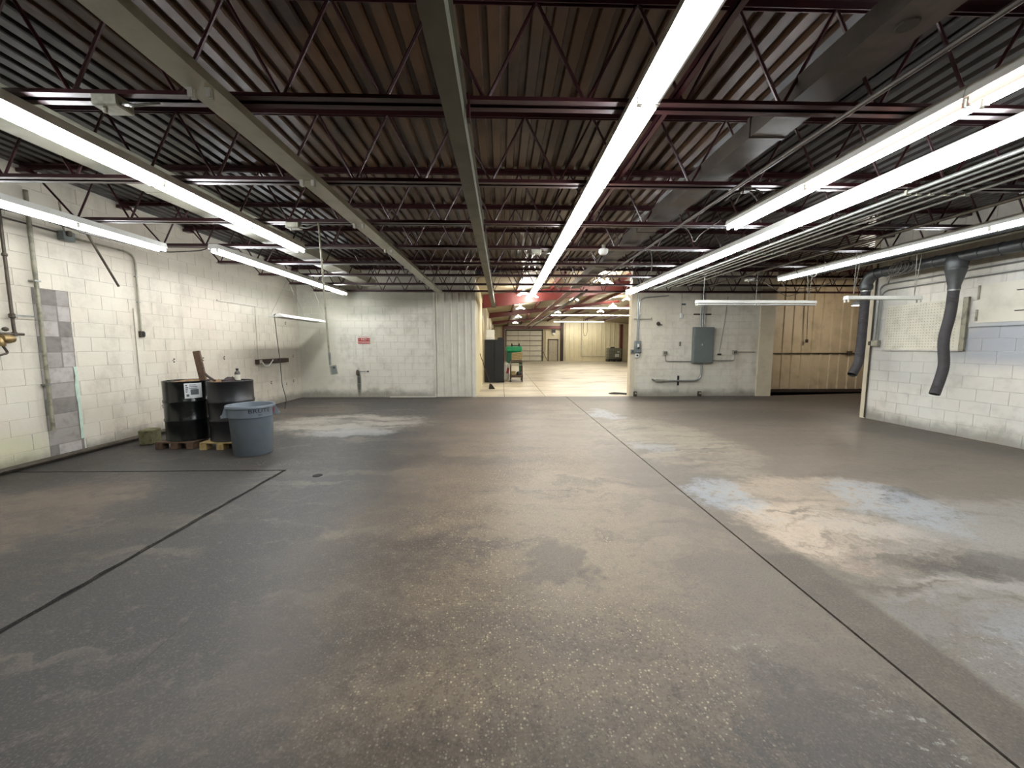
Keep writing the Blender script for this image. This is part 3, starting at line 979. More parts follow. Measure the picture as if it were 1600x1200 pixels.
# hanging outlet drop, left of the middle
t = thing('outlet_drop', 'thin cream pole hanging from a joist with a grey outlet box at its end', 'outlet', (-2.2, 5.08, 1.1))
px, py = -2.245, 5.08
MB().tube([(px - .06, py, 3.05), (px - .03, py, 2.2), (px, py, 1.30)], .012, 8).build('drop_pole', 'dull_pipe', t, True)
MB().tube([(px, py, 1.42), (px + .005, py, 1.25)], .017, 8).build('strain_relief', 'steel_pipe', t, True)
R_ = Matrix.Rotation(math.radians(-8), 3, 'Y') @ Matrix.Rotation(math.radians(30), 3, 'Z')
ob = MB().cbox((px + .045, py, 1.195), (.085, .085, .125), R_, .008).build('outlet_box', 'steel_box', t)
MB().cbox(tuple(Vector((px + .045, py, 1.195)) + R_ @ Vector((0, -.044, 0))), (.065, .006, .10), R_).build('cover_plate', 'grey_box', ob)
MB().cbox(tuple(Vector((px + .045, py, 1.22)) + R_ @ Vector((0, -.048, 0))), (.025, .006, .025), R_).build('socket', 'hole', ob)

# ------------------------------------------------------------------ left wall fittings
XF = XL + .012
t = thing('gas_pipe', 'dark iron gas pipe with shut-off valve at the left edge of the picture', 'pipe', (XF + .04, 4.78, 1.6))
MB().tube(round_path([(XF + .05, 4.78, 3.3), (XF + .05, 4.78, 1.70), (XF + .05, 4.79, 1.63)], .04), .016, 8).build('riser', 'dark_pipe', t, True)
MB().tube([(XF + .05, 4.87, 1.645), (XF + .05, 4.2, 1.645)], .016, 8).build('branch', 'dark_pipe', t, True)
MB().lathe([(.018, 0), (.03, .01), (.03, .05), (.018, .06)], (XF + .05, 4.78, 1.83), 10).build('valve_body', 'dark_pipe', t, True)
MB().box(XF + .07, XF + .085, 4.78, 4.97, 1.855, 1.875).build('valve_lever', 'steel_pipe', t)
MB().lathe([(.024, 0), (.024, .05)], (XF + .05, 4.78, 1.62), 10, cap0=True, cap1=True).build('elbow', 'dark_pipe', t, True)
MB().lathe([(.02, -.02), (.028, 0), (.02, .02)], (XF + .05, 4.70, 1.70), 10, 'y', True, True).build('union', 'dark_pipe', t, True)
MB().lathe([(.022, 0), (.026, .01), (.026, .025), (.022, .035)], (XF + .05, 4.78, 2.55), 10).build('pipe_strap', 'dark_pipe', t, True)
t = thing('gas_regulator', 'brass regulator hanging off the gas pipe at the left edge', 'regulator', (XF + .08, 4.66, 1.4))
MB().lathe([(.02, -.07), (.05, -.06), (.055, 0), (.04, .05), (.02, .06)], (XF + .09, 4.68, 1.585), 14, 'y', True, True).build('regulator_body', 'brass', t, True)
MB().lathe([(.03, 0), (.035, .02), (.035, .06), (.02, .1)], (XF + .09, 4.62, 1.50), 12, cap0=True, cap1=True).build('bonnet', 'brass', t, True)
MB().tube(round_path([(XF + .1, 4.62, 1.50), (XF + .1, 4.66, 1.42), (XF + .1, 4.56, 1.39)], .03), .012, 6).build('outlet_pipe', 'dark_pipe', t, True)
t = thing('standing_pipe', 'weathered grey pipe standing against the bare block patch', 'pipe', (XF + .03, 5.05, .42))
MB().tube([(XF + .058, 5.05, .42), (XF + .058, 5.055, 3.4)], .022, 10).build('pipe', 'dull_pipe', t, True)
for zz in (1.0, 2.3):
    MB().box(XF, XF + .084, 5.02, 5.085, zz, zz + .02).build('strap', 'steel_pipe', t)
t = thing('surface_conduit', 'thin conduit bending down the left wall to a small outlet', 'conduit', (XF + .02, 6.2, 1.65))
MB().tube(round_path([(XF + .02, 5.55, 2.97), (XF + .02, 6.45, 2.97), (XF + .02, 6.44, 1.74)], .16, 6), .013, 8).build('conduit', 'dull_pipe', t, True)
MB().tube([(XF + .013, 5.40, 3.0), (XF + .013, 4.2, 3.02)], .011, 8).build('feed_cable', 'cable', t, True)
MB().cbox((XF + .025, 6.44, 1.695), (.05, .07, .10), None, .006).build('outlet_box', 'dark_pipe', t)
MB().cbox((XF + .054, 6.45, 1.695), (.008, .045, .07)).build('cover_plate', 'black', t)
for zz in (2.6, 2.2):
    MB().box(XF, XF + .036, 6.425, 6.465, zz, zz + .015).build('strap', 'steel_pipe', t)
t = thing('wall_box', 'grey junction box high on the left wall beneath the lights', 'junction box', (XF + .05, 5.46, 2.9))
MB().cbox((XF + .05, 5.46, 2.96), (.1, .14, .12), None, .008).build('box_body', 'grey_box', t)
MB().cbox((XF + .11, 5.44, 2.99), (.05, .05, .07), None, .01).build('toggle', 'dark_pipe', t)
MB().tube([(XF + .03, 5.46, 3.02), (XF + .03, 5.44, 3.4)], .012, 6).build('feed_conduit', 'dull_pipe', t, True)
tag(MB().tube([(-5.27, 5.12, 3.05), (-5.33, 5.60, 2.33)], .014, 8).build('leaning_rod', 'dark_pipe', smooth=True),
    'short dark rod slanting down from the left light row', 'rod')
# skirting pipe along the foot of the left wall
tag(MB().tube([(XF + .06, YREAR + .2, .05), (XF + .06, 8.2, .05)], .035, 8).build('floor_pipe', 'dark_pipe', smooth=True),
    'black pipe lying along the foot of the left wall', 'pipe')
# wooden ledge with a white bracket
t = thing('wooden_ledge', 'dark wooden ledge with a white bracket on the left wall', 'ledge', (XF + .04, 9.95, 1.05))
MB().cbox((XF + .045, 9.95, 1.13), (.09, 1.3, .11), None, .006).build('board', 'wood_dark', t)
MB().tube(round_path([(XF + .1, 9.42, 1.12), (XF + .1, 9.52, 1.02), (XF + .1, 9.68, 1.02), (XF + .1, 9.86, 1.16)], .03), .012, 6).build('bracket', 'white_enamel', t, True)
MB().cbox((XF + .094, 9.38, 1.13), (.006, .1, .09)).build('metal_end', 'steel_box', t)
# mossy block at the wall foot
tag(MB().cbox((-5.44, 5.98, .115), (.17, .24, .23), Matrix.Rotation(.15, 3, 'Z'), .015).box(-5.50, -5.40, 5.9, 6.05, .05, .231).build('concrete_block', 'mossy'),
    'mossy yellow-brown concrete block on the floor beside the left drum', 'block')


# ------------------------------------------------------------------ drums, pallets, trash can
def make_pallet(x0, x1, y0, y1, mat, label, deck_mat=None):
    t = thing('small_pallet', label, 'pallet', ((x0 + x1) / 2, (y0 + y1) / 2, 0))
    for k in range(3):
        for q in range(2):
            cx = x0 + .05 + (x1 - x0 - .1) * k / 2
            cy = y0 + .06 + (y1 - y0 - .12) * q
            MB().cbox((cx, cy, .045), (.10, .12, .09), None, .004).build('foot_block', mat, t)
    nb = 5
    for k in range(nb):
        w = (y1 - y0) / nb
        MB().cbox(((x0 + x1) / 2, y0 + w * (k + .5), .10), (x1 - x0, w - .015, .02), None, .003).build('deck_board', deck_mat or mat, t)
    return t


make_pallet(-5.04, -4.50, 5.60, 6.20, 'wood_old', 'reddish brown wooden pallet under the left black drum')
make_pallet(-4.38, -3.80, 5.56, 6.16, 'wood_pale', 'pale yellow wooden pallet under the right black drum')


def drum_profile(r=.288, h=.88):
    p = [(r - .012, 0), (r, .004), (r + .004, .012), (r, .022)]
    for zc in (h * .345, h * .66):
        p += [(r, zc - .03), (r + .010, zc - .012), (r + .010, zc + .012), (r, zc + .03)]
    p += [(r, h - .022), (r + .004, h - .012), (r + .003, h - .002), (r - .006, h), (r - .012, h - .004), (r - .014, h - .022)]
    return p


def make_drum(cx, cy, mat, label, top):
    zb = .111
    t = thing('steel_drum', label, 'drum', (cx, cy, zb))
    MB().lathe(drum_profile(), (cx, cy, zb), 40, cap0=True).build('drum_body', mat, t, True)
    lid = MB().lathe([(.0, .862), (.2, .862), (.272, .858)], (cx, cy, zb), 40).build('lid', top, t)
    for (a, r) in ((.4, .2), (3.4, .19)):
        MB().lathe([(.034, 0), (.034, .012), (.0, .014)], (cx + r * math.cos(a), cy + r * math.sin(a), zb + .862), 12).build('bung', mat, lid)
    return t, zb + .88


d1, z1 = make_drum(-4.76, 5.91, 'drum_a', 'glossy black steel drum with white paper label and rusty lid', 'rust')
d2, z2 = make_drum(-4.08, 5.86, 'drum_b', 'satin black steel drum with rags and a bottle on its lid', 'drum_b')


def curved_sheet(cx, cy, r, a0, a1, z0, z1, name, mat, parent, n=8):
    m = MB()
    for k in range(n + 1):
        a = a0 + (a1 - a0) * k / n
        m.v += [(cx + r * math.cos(a), cy + r * math.sin(a), z0), (cx + r * math.cos(a), cy + r * math.sin(a), z1)]
    m.f = [(2 * k, 2 * k + 2, 2 * k + 3, 2 * k + 1) for k in range(n)]
    return m.build(name, mat, parent)


DC = (-4.76, 5.91)
lab = curved_sheet(*DC, .2915, -1.02, -.30, z1 - .25, z1 - .03, 'paper_label', 'paper', d1)
for (a0, a1, za, zb_) in ((-.97, -.9, .07, .05), (-.97, -.86, .1, .085), (-.97, -.88, .13, .115), (-.97, -.9, .16, .145), (-.95, -.84, .225, .19),
                          (-.82, -.55, .06, .05), (-.82, -.5, .085, .075), (-.78, -.45, .20, .12), (-.82, -.5, .11, .1)):
    curved_sheet(*DC, .2925, a0, a1, z1 - za, z1 - zb_, 'printed_mark', 'ink', lab, 3)
# board standing out of the drum top and stick leaning across
Rb = Matrix.Rotation(math.radians(-9), 3, 'Y')
tag(MB().cbox((-4.60, 5.98, z1 + .20), (.10, .035, .48), Rb, .004).build('wooden_board', 'wood_old'), 'short brown board standing upright on the left drum', 'board')
tag(MB().tube([(-4.46, 5.88, z1 + .10), (-4.38, 5.83, z1 + .06), (-4.22, 5.74, z1 + .004)], .017, 8).build('dark_stick', 'wood_dark', smooth=True),
    'dark stick leaning from the board across to the right drum', 'stick')
rr = random.Random(11)
tag(MB().lathe([(.0, .012), (.08, .016), (.13, .008), (.15, -.002)], (-4.74, 5.96, z1 - .014), 12).build('rusty_plate', 'rust'), 'flat rusty scrap plate on the left drum lid', 'scrap')
for k, (dx, dy, r, hh, lab_) in enumerate(((-.02, .02, .12, .06, 'crumpled dark rag heaped in the middle of the right drum lid'),
                                           (.16, -.10, .07, .05, 'dark greasy rag beside the bottle on the right drum'),
                                           (-.15, -.06, .08, .035, 'pale-smeared rag at the left rim of the right drum'))):
    m = MB(); prof = []
    cx, cy = -4.08 + dx, 5.86 + dy
    n = 14
    rings = ((1.0, 0.0), (.85, .45), (.55, .8), (.25, 1.0))
    vs, fs = [], []
    for (rf, zf) in rings:
        for q in range(n):
            a = 2 * PI * q / n
            w = rf * r * (1 + .35 * math.sin(3 * a + k) * rr.uniform(.4, 1.0))
            vs.append((cx + w * math.cos(a), cy + w * math.sin(a), z2 - .016 + hh * zf * rr.uniform(.6, 1.25)))
    for i_ in range(3):
        for q in range(n):
            fs.append((i_ * n + q, i_ * n + (q + 1) % n, (i_ + 1) * n + (q + 1) % n, (i_ + 1) * n + q))
    fs.append(tuple(range(3 * n, 4 * n)))
    m.add(vs, fs)
    tag(m.build('greasy_rag', 'rag' if k < 2 else 'rust'), lab_, 'rag', 'rags on the drum lid')
t = thing('small_bottle', 'small dark bottle with a pale label standing on the right drum', 'bottle', (-3.90, 5.76, z2 - .018))
MB().lathe([(.034, 0), (.037, .006), (.037, .13), (.03, .15), (.015, .165), (.015, .18)], (-3.90, 5.76, z2 - .016), 16, cap0=True).build('bottle_body', 'amber', t, True)
MB().lathe([(.018, .172), (.018, .2), (.0, .2)], (-3.90, 5.76, z2 - .016), 12).build('cap', 'black', t, True)
MB().lathe([(.0378, .03), (.0378, .11)], (-3.90, 5.76, z2 - .016), 16).build('label', 'pegboard', t, True)


def text_mesh(txt, size, align='CENTER'):
    cu = bpy.data.curves.new('lettering', 'FONT')
    cu.body = txt; cu.size = size; cu.align_x = align; cu.resolution_u = 2
    ob = bpy.data.objects.new('lettering', cu)
    COL.objects.link(ob)
    dg = bpy.context.evaluated_depsgraph_get()
    me = bpy.data.meshes.new_from_object(ob.evaluated_get(dg))
    bpy.data.objects.remove(ob); bpy.data.curves.remove(cu)
    vs = [(v.co.x, v.co.y) for v in me.vertices]
    fs = [tuple(p.vertices) for p in me.polygons]
    bpy.data.meshes.remove(me)
    return vs, fs


CX, CY = -3.52, 5.42
t = thing('trash_can', 'grey-blue round plastic trash can in front of the drums', 'trash can', (CX, CY, 0))
MB().lathe([(.0, .0), (.225, .0), (.235, .012), (.262, .52), (.268, .53), (.278, .535), (.284, .655), (.296, .66), (.298, .685), (.292, .695), (.280, .69),
            (.272, .66), (.258, .50), (.228, .03), (.0, .025)], (CX, CY, 0), 44).build('can_body', 'can', t, True)
FACE = math.atan2(-CY, -CX)      # toward the viewer's side
for s in (-1, 1):
    a = FACE + s * PI / 2
    u = Vector((math.cos(a), math.sin(a), 0)); w = Vector((-u.y, u.x, 0))
    c0 = Vector((CX, CY, 0))
    path = [c0 + u * .275 + w * .075 + Vector((0, 0, .60)), c0 + u * .335 + w * .07 + Vector((0, 0, .545)), c0 + u * .335 - w * .07 + Vector((0, 0, .545)), c0 + u * .275 - w * .075 + Vector((0, 0, .60))]
    MB().tube(round_path(path, .03), .014, 8).build('handle', 'can', t, True)
    for q in (-1, 1):
        pr = [c0 + u * .27 + w * (q * .08) + Vector((0, 0, .54)), c0 + u * .34 + w * (q * .08) + Vector((0, 0, .535)), c0 + u * .30 + w * (q * .08) + Vector((0, 0, .66)), c0 + u * .27 + w * (q * .08) + Vector((0, 0, .66))]
        MB().prism([tuple(p) for p in pr], tuple(w * -.007), tuple(w * .007)).build('handle_cheek', 'can', t)
# red sticker beside the right handle
ar = FACE + 1.15
curved_sheet(CX, CY, .289, ar, ar + .28, .57, .65, 'red_sticker', 'can_red', t, 4)


def wrap_text(txt, size, a_mid, zmid, r, mat, name, stretch=1.0, flip=1):
    vs, fs = text_mesh(txt, size)
    m = MB()
    for (x_, y_) in vs:
        a = a_mid + flip * x_ * stretch / r
        rr_ = r + y_ * .0
        m.v.append((CX + rr_ * math.cos(a), CY + rr_ * math.sin(a), zmid + y_))
    m.f = fs
    return m.build(name, mat, t)


wrap_text('BRUTE', .076, FACE + .36, .600, .2868, 'ink_black', 'lettering', 1.25)
wrap_text('BRUTE', .0745, FACE + .364, .600, .2866, 'ink_black', 'lettering', 1.27)
curved_sheet(CX, CY, .2862, FACE + .28, FACE + .46, .560, .578, 'small_print', 'ink', t, 4)

# ------------------------------------------------------------------ back wall things
YW = YB - .013
t = thing('wall_sign', 'red and white no smoking sign on the back wall', 'sign', (-4.01, YW, 1.55))
MB().box(-4.19, -3.83, YW - .008, YW, 1.565, 1.80).build('sign_plate', 'sign_white', t)
MB().box(-4.18, -3.84, YW - .010, YW - .006, 1.573, 1.735).build('red_field', 'sign_red', t)


def flat_text(txt, size, x, z, y, mat, parent, sx=1.0):
    vs, fs = text_mesh(txt, size)
    m = MB(); m.v = [(x + a * sx, y, z + b) for a, b in vs]; m.f = fs
    return m.build('lettering', mat, parent)


flat_text('FLAMMABLE', .055, -4.01, 1.748, YW - .0105, 'sign_red', t, 1.0)
flat_text('NO', .085, -4.01, 1.665, YW - .0115, 'sign_white', t, 1.2)
flat_text('SMOKING', .07, -4.01, 1.595, YW - .0115, 'sign_white', t, 1.05)
for s in (-1, 1):
    MB().box(-4.01 + s * .13 - .03, -4.01 + s * .13 + .03, YW - .0115, YW - .009, 1.685, 1.692).build('dash', 'sign_white', t)
t = thing('stub_pipe', 'thin pipe stub with oil-blackened valve low on the back wall', 'pipe', (-4.1, YW - .03, .7))
MB().tube([(-4.2, YW - .03, .77), (-3.93, YW - .03, .765)], .011, 6).build('pipe', 'steel_pipe', t, True)
MB().lathe([(.03, 0), (.045, .02), (.035, .12), (.02, .15)], (-4.22, YW - .035, .66), 10, cap0=True, cap1=True).build('valve', 'dark_pipe', t, True)
MB().lathe([(.02, -.02), (.02, .02)], (-3.92, YW - .03, .765), 8, 'x', True, True).build('end_cap', 'hole', t, True)

# ---- electrical panel and its conduits
t = thing('electrical_panel', 'large grey electrical panel on the right back wall', 'electrical panel', (5.95, YW, 1.0))
MB().box(5.67, 6.25, YW - .14, YW, 1.0, 2.06).build('enclosure', 'grey_box', t)
dr = MB().cbox((5.96, YW - .146, 1.53), (.56, .014, 1.03), None, .004).build('panel_door', 'grey_box', t)
MB().box(5.895, 5.915, YW - .162, YW - .15, 1.52, 1.57).build('latch', 'white_enamel', dr)
for xx in (5.87, 5.93, 5.99):
    tag(MB().tube([(xx, YW - .05, 2.06), (xx, YW - .05, 3.55)], .018 if xx != 5.93 else .024, 8).build('panel_conduit', 'conduit', smooth=True),
        {5.87: 'left of three steel conduits rising from the electrical panel', 5.93: 'middle of three steel conduits rising from the electrical panel', 5.99: 'right of three steel conduits rising from the electrical panel'}[xx], 'conduit')
tag(MB().box(5.68, 6.2, YW - .026, YW, 2.42, 2.46).build('strut_rail', 'dark_pipe'), 'short dark strut rail behind the panel conduits', 'rail')
t = thing('bottom_conduit', 'thick conduit curving from the panel bottom left to a fitting', 'conduit', (5.3, YW - .05, .4))
MB().tube(round_path([(5.96, YW - .06, 1.0), (5.96, YW - .06, .47), (4.9, YW - .06, .47)], .28, 8), .028, 10).build('pipe', 'conduit', t, True)
MB().cbox((4.76, YW - .06, .475), (.36, .07, .08), None, .02).build('access_fitting', 'steel_box', t)
MB().tube([(4.58, YW - .06, .475), (4.52, YW - .06, .50), (4.52, YW, .51)], .026, 8).build('elbow', 'steel_pipe', t, True)
tag(MB().box(5.27, 5.32, YW - .024, YW, .33, .62).build('strut_rail', 'black'), 'short black upright strut behind the thick conduit', 'rail')
for (bx, z_, path, lab) in ((4.86, 1.30, [(4.88, YW - .02, 1.24), (4.88, YW - .02, 1.05), (5.67, YW - .02, 1.05)], 'small square outlet box left of the electrical panel'),
                            (6.96, 1.32, [(6.98, YW - .02, 1.26), (6.98, YW - .02, 1.07), (6.25, YW - .02, 1.07)], 'small square outlet box right of the electrical panel')):
    t = thing('outlet_box', lab, 'outlet', (bx, YW, 1.25))
    b_ = MB().cbox((bx, YW - .03, z_), (.12, .06, .12), None, .006).build('box_body', 'steel_box', t)
    for q in (-.025, .025):
        MB().cbox((bx + q, YW - .062, z_), (.03, .006, .05)).build('socket', 'hole', b_)
    MB().tube(round_path(path, .12, 5), .012, 6).build('conduit', 'conduit', t, True)
    if bx > 6:
        MB().tube([(bx + .06, YW - .02, 1.33), (7.58, YW - .02, 1.33)], .012, 6).build('side_conduit', 'dull_pipe', t, True)
t = thing('disconnect_switch', 'grey disconnect switch with conduit at the edge of the opening', 'switch', (4.0, YW, 1.15))
MB().cbox((4.02, YW - .05, 1.48), (.19, .1, .35), None, .008).build('enclosure', 'grey_box', t)
MB().cbox((4.02, YW - .105, 1.52), (.05, .02, .1)).build('lever', 'white_enamel', t)
MB().lathe([(.03, 0), (.03, .02)], (4.03, YW - .12, 1.45), 12, 'y', True, True).build('knob', 'black', t, True)
MB().cbox((3.87, YW - .04, 1.35), (.1, .08, .1), None, .006).build('side_receptacle', 'grey_box', t)
MB().lathe([(.028, 0), (.028, .01)], (3.87, YW - .088, 1.35), 12, 'y', True, True).build('socket', 'hole', t, True)
MB().cbox((4.01, YW - .04, 1.23), (.11, .08, .12), None, .006).build('lower_receptacle', 'white_box', t)
MB().lathe([(.03, 0), (.03, .01)], (4.01, YW - .088, 1.23), 12, 'y', True, True).build('socket', 'hole', t, True)
for dx in (0, .05):
    MB().tube(round_path([(4.0 + dx, YW - .03, 1.65), (4.0 + dx, YW - .03, 2.86 + dx), (4.9, YW - .03, 2.93 + dx)], .2, 6) if dx else [(4.0, YW - .03, 1.65), (4.0, YW - .03, 3.5)], .016, 8).build('conduit', 'conduit', t, True)
tag(MB().tube(round_path([(3.9, YW - .03, 2.3), (4.42, YW - .03, 2.3), (4.42, YW - .03, 2.35)], .02), .012, 6).build('rail_pipe', 'dull_pipe', smooth=True), 'short horizontal rod crossing the switch conduit', 'rod')
t = thing('thermostat', 'small white thermostat on the block wall above the outlet box', 'thermostat', (5.31, YW, 2.35))
MB().cbox((5.31, YW - .02, 2.40), (.08, .04, .14), None, .01).build('body', 'white_box', t)
MB().tube([(5.31, YW - .006, 2.47), (5.31, YW - .006, 3.1)], .005, 5).build('wire', 'cable', t, True)
tag(MB().lathe([(.06, 0), (.05, .03), (.025, .05)], (4.62, YW - .05, 2.16), 12, 'y', True, True).tube([(4.62, YW - .04, 2.16), (4.74, YW - .04, 2.13)], .01, 6).build('wall_valve', 'dark_pipe', smooth=True),
    'small round black fitting on the wall between switch and thermostat', 'fitting')
tag(MB().cbox((5.37, YW - .008, 2.73), (.12, .016, .05)).build('name_plate', 'ink'), 'tiny dark plate high on the right block wall', 'plate')
tag(MB().cbox((5.31, YW - .006, 1.57), (.04, .012, .13)).build('blank_plate', 'dull_pipe'), 'narrow grey blank plate under the thermostat', 'plate')
t = thing('hanging_plug', 'dark plug on a thin wire right of the electrical panel', 'plug', (6.5, YW - .03, 1.24))
MB().tube(round_path([(6.68, YW - .01, 2.95), (6.62, YW - .01, 2.2), (6.5, YW - .02, 1.3)], .2), .006, 5).build('wire', 'cable', t, True)
MB().cbox((6.5, YW - .03, 1.26), (.11, .06, .05), None, .012).build('plug_head', 'dark_pipe', t)
for (bx, lab) in ((4.0, 'small dark bracket at the wall foot below the disconnect switch'), (5.95, 'small dark bracket at the wall foot below the electrical panel')):
    t = thing('floor_bracket', lab, 'bracket', (bx, YW, 0))
    MB().cbox((bx, YW - .03, .075), (.1, .06, .15), None, .006).build('plate', 'dark_pipe', t)
    MB().lathe([(.03, 0), (.03, .03)], (bx, YW - .09, .1), 10, 'y', True, True).build('roller', 'steel_box', t, True)
tag(MB().tube([(3.95, YB + .3, .015), (3.7, YB + .45, .02), (3.45, YB + .5, .015), (3.4, YB + .62, .015), (3.6, YB + .75, .02), (3.9, YB + .6, .015), (4.1, YB + .5, .015)], .018, 8).build('floor_hose', 'cable_dark', smooth=True),
    'dark hose looped on the floor at the right edge of the opening', 'hose')

# ------------------------------------------------------------------ right wall: duct, hoses, pegboard
XW = XR - .013
DX, DZ = 7.22, 2.90
t = thing('exhaust_duct', 'round dark grey exhaust duct along the top of the right wall', 'duct', (DX, 5, DZ))
MB().tube([(DX, -2.5, DZ), (DX, 7.35, DZ)], .09, 20).build('main_pipe', 'duct', t, True)
for yy in (5.25, 5.5, 6.35, 5.75, 7.2):
    MB().lathe([(.09, -.012), (.097, -.01), (.097, .01), (.09, .012)], (DX, yy, DZ), 20, 'y').build('band', 'hose' if yy < 5.6 else 'duct', t, True)
# near tee and cone
MB().lathe([(.125, 2.735), (.135, 2.82), (.125, 2.90), (.08, 2.97)], (DX, 6.06, 0), 22).build('tee_body', 'duct', t, True)
MB().lathe([(.125, 2.74), (.132, 2.72), (.125, 2.70), (.075, 2.46), (.075, 2.40)], (DX, 6.06, 0), 22).build('cone', 'duct', t, True)
# far elbow
MB().tube(arc((DX, 7.35, DZ - .22), .22, PI / 2, 0, 7, ((0, 1, 0), (0, 0, 1))), .10, 18).build('elbow', 'duct', t, True)
MB().lathe([(.105, 2.70), (.112, 2.66), (.105, 2.62), (.085, 2.60)], (DX, 7.57, 0), 20).build('drop_collar', 'duct', t, True)
for yy in (4.3, 6.7):
    MB().tube([(DX - .1, yy, DZ), (DX - .1, yy, 3.3)], .008, 5).tube([(DX + .1, yy, DZ), (DX + .1, yy, 3.3)], .008, 5).build('hanger', 'chain', t)


def make_hose(path, r, label):
    pts = round_path(path, .5, 12)
    # resample and corrugate
    P_, acc = [pts[0]], 0
    dense = []
    for a, b in zip(pts[:-1], pts[1:]):
        n = max(1, int((b - a).length / .012))
        for i in range(n):
            dense.append(a.lerp(b, i / n))
    dense.append(pts[-1])
    rs = [r * (1 + .035 * (1 if (i // 1) % 2 else -1)) for i in range(len(dense))]
    t = thing('exhaust_hose', label, 'hose', tuple(dense[-1]), 'flexible exhaust hoses')
    MB().tube(dense, rs, 18, caps=False).build('flex_hose', 'hose', t, True)
    a, b = dense[0], dense[4]
    MB().tube([a, b], r * 1.06, 18, caps=False).build('hose_clamp', 'steel_pipe', t, True)
    MB().tube([dense[-1] - (dense[-1] - dense[-3]).normalized() * .03, dense[-1]], r * .93, 18, caps=False).build('inner_lining', 'hole', t, True)
    return t


make_hose([(DX, 6.06, 2.43), (DX - .01, 6.06, 2.0), (DX - .08, 6.07, 1.6), (DX - .02, 6.06, 1.2), (DX - .08, 6.05, .95), (DX - .17, 6.03, .72)], .068, 'near charcoal flexible exhaust hose hanging in front of the pegboard')
make_hose([(DX, 7.57, 2.62), (DX, 7.57, 1.5), (DX - .03, 7.56, 1.15), (DX - .20, 7.5, .93)], .076, 'far charcoal flexible exhaust hose hanging by the wall end post')
# coil of cable tied under the duct
t = thing('cable_coil', 'coil of dark cable hanging from the exhaust duct', 'cable', (DX - .15, 6.55, 2.6))
for k in range(5):
    cc = (DX - .17 - .012 * k, 6.62 + .05 * k, 2.86 + .012 * (k % 3))
    MB().tube(arc(cc, .11 + .012 * (k % 2), 0, 2 * PI, 16, ((0, 1, 0), (.25, 0, .95))), .009, 6).build('cable_loop', 'cable', t, True)
MB().tube(round_path([(DX - .19, 6.85, 2.85), (DX - .19, 6.93, 2.72), (DX - .19, 6.95, 2.62)], .05), .008, 6).build('cable_tail', 'cable', t, True)
# pegboard
t = thing('pegboard', 'cream perforated pegboard on the right wall behind the near hose', 'pegboard', (XW, 6.9, 1.43))
MB().box(XW - .012, XW, 6.22, 7.48, 1.44, 2.28).build('board', 'pegboard', t)
hm = MB()
for a in range(25):
    for b in range(16):
        y_, z_ = 6.30 + a * .0475, 1.49 + b * .05
        hm.add([(XW - .0126, y_ - .005, z_ - .005), (XW - .0126, y_ + .005, z_ - .005), (XW - .0126, y_ + .005, z_ + .005), (XW - .0126, y_ - .005, z_ + .005)], [(0, 1, 2, 3)])
tag(hm.build('peg_holes', 'hole', t), kind='stuff')
MB().box(XW - .03, XW, 6.20, 7.50, 1.415, 1.44).build('bottom_batten', 'mortar_right', t)
MB().box(XW - .04, XW, 6.13, 6.20, 1.42, 2.30).build('side_batten', 'dull_pipe', t)
# blocked-up window panel
t = thing('wall_panel', 'pale painted-over panel with frame strips at the right edge', 'panel', (XW, 5.5, 1.85))
MB().box(XW - .012, XW, 4.75, 6.02, 1.87, 2.47).build('panel_face', 'cream', t)
MB().box(XW - .03, XW, 4.7, 6.1, 1.81, 1.865).build('sill', 'paint_right', t)
MB().box(XW - .026, XW - .010, 6.005, 6.03, 2.24, 2.46).build('hinge_strip', 'dull_pipe', t)
MB().box(XW - .026, XW - .010, 6.005, 6.03, 1.90, 2.08).build('hinge_strip', 'dull_pipe', t)
for zz in (2.02, 2.32):
    MB().box(XW - .026, XW - .010, 5.42, 5.56, zz, zz + .012).build('catch', 'hole', t)
# conduits and switch by the wall end
t = thing('wall_switch_box', 'grey switch box with two conduits near the right wall end', 'switch', (XW - .04, 7.62, 1.5))
MB().cbox((XW - .04, 7.62, 1.56), (.08, .13, .12), None, .008).build('box_body', 'steel_box', t)
MB().cbox((XW - .05, 7.72, 1.56), (.06, .06, .08), None, .008).build('side_box', 'dark_pipe', t)
MB().tube(round_path([(XW - .02, 7.66, 1.62), (XW - .02, 7.66, 2.72), (XW - .02, 7.0, 2.72), (XW - .02, 3.9, 2.76)], .16, 6), .014, 8).build('conduit', 'conduit', t, True)
MB().tube(round_path([(XW - .02, 7.60, 1.62), (XW - .02, 7.60, 2.60), (XW - .02, 7.0, 2.60), (XW - .02, 3.9, 2.62)], .16, 6), .012, 8).build('conduit', 'conduit', t, True)
MB().tube([(XW - .02, 7.74, 0.02), (XW - .02, 7.74, 3.4)], .014, 8).build('post_conduit', 'dark_pipe', t, True)

# side bay lamp and cords
t = thing('dome_lamp', 'small warm dome lamp glowing in the side bay behind the far hose', 'lamp', (9.83, 10.5, 2.62))
MB().lathe([(.15, 2.62), (.14, 2.68), (.10, 2.74), (.04, 2.78), (.02, 2.80)], (9.83, 10.5, 0), 18).build('lamp_shade', 'white_enamel', t, True)
MB().lathe([(.0, 2.64), (.04, 2.66), (.05, 2.70), (.03, 2.74)], (9.83, 10.5, 0), 12).build('bulb', 'bay_bulb', t, True)
MB().tube([(9.83, 10.5, 2.8), (9.83, 10.5, 3.71)], .008, 6).build('cord', 'cable_dark', t, True)
MB().tube([(9.86, 10.46, 2.66), (9.93, 10.45, 2.0), (9.97, 10.45, 1.5)], .007, 6).build('pull_cord', 'cable', t, True)
t = thing('globe_bulb', 'bare round bulb glowing between far hose and end post', 'lamp', (10.2, 10.5, 2.6))
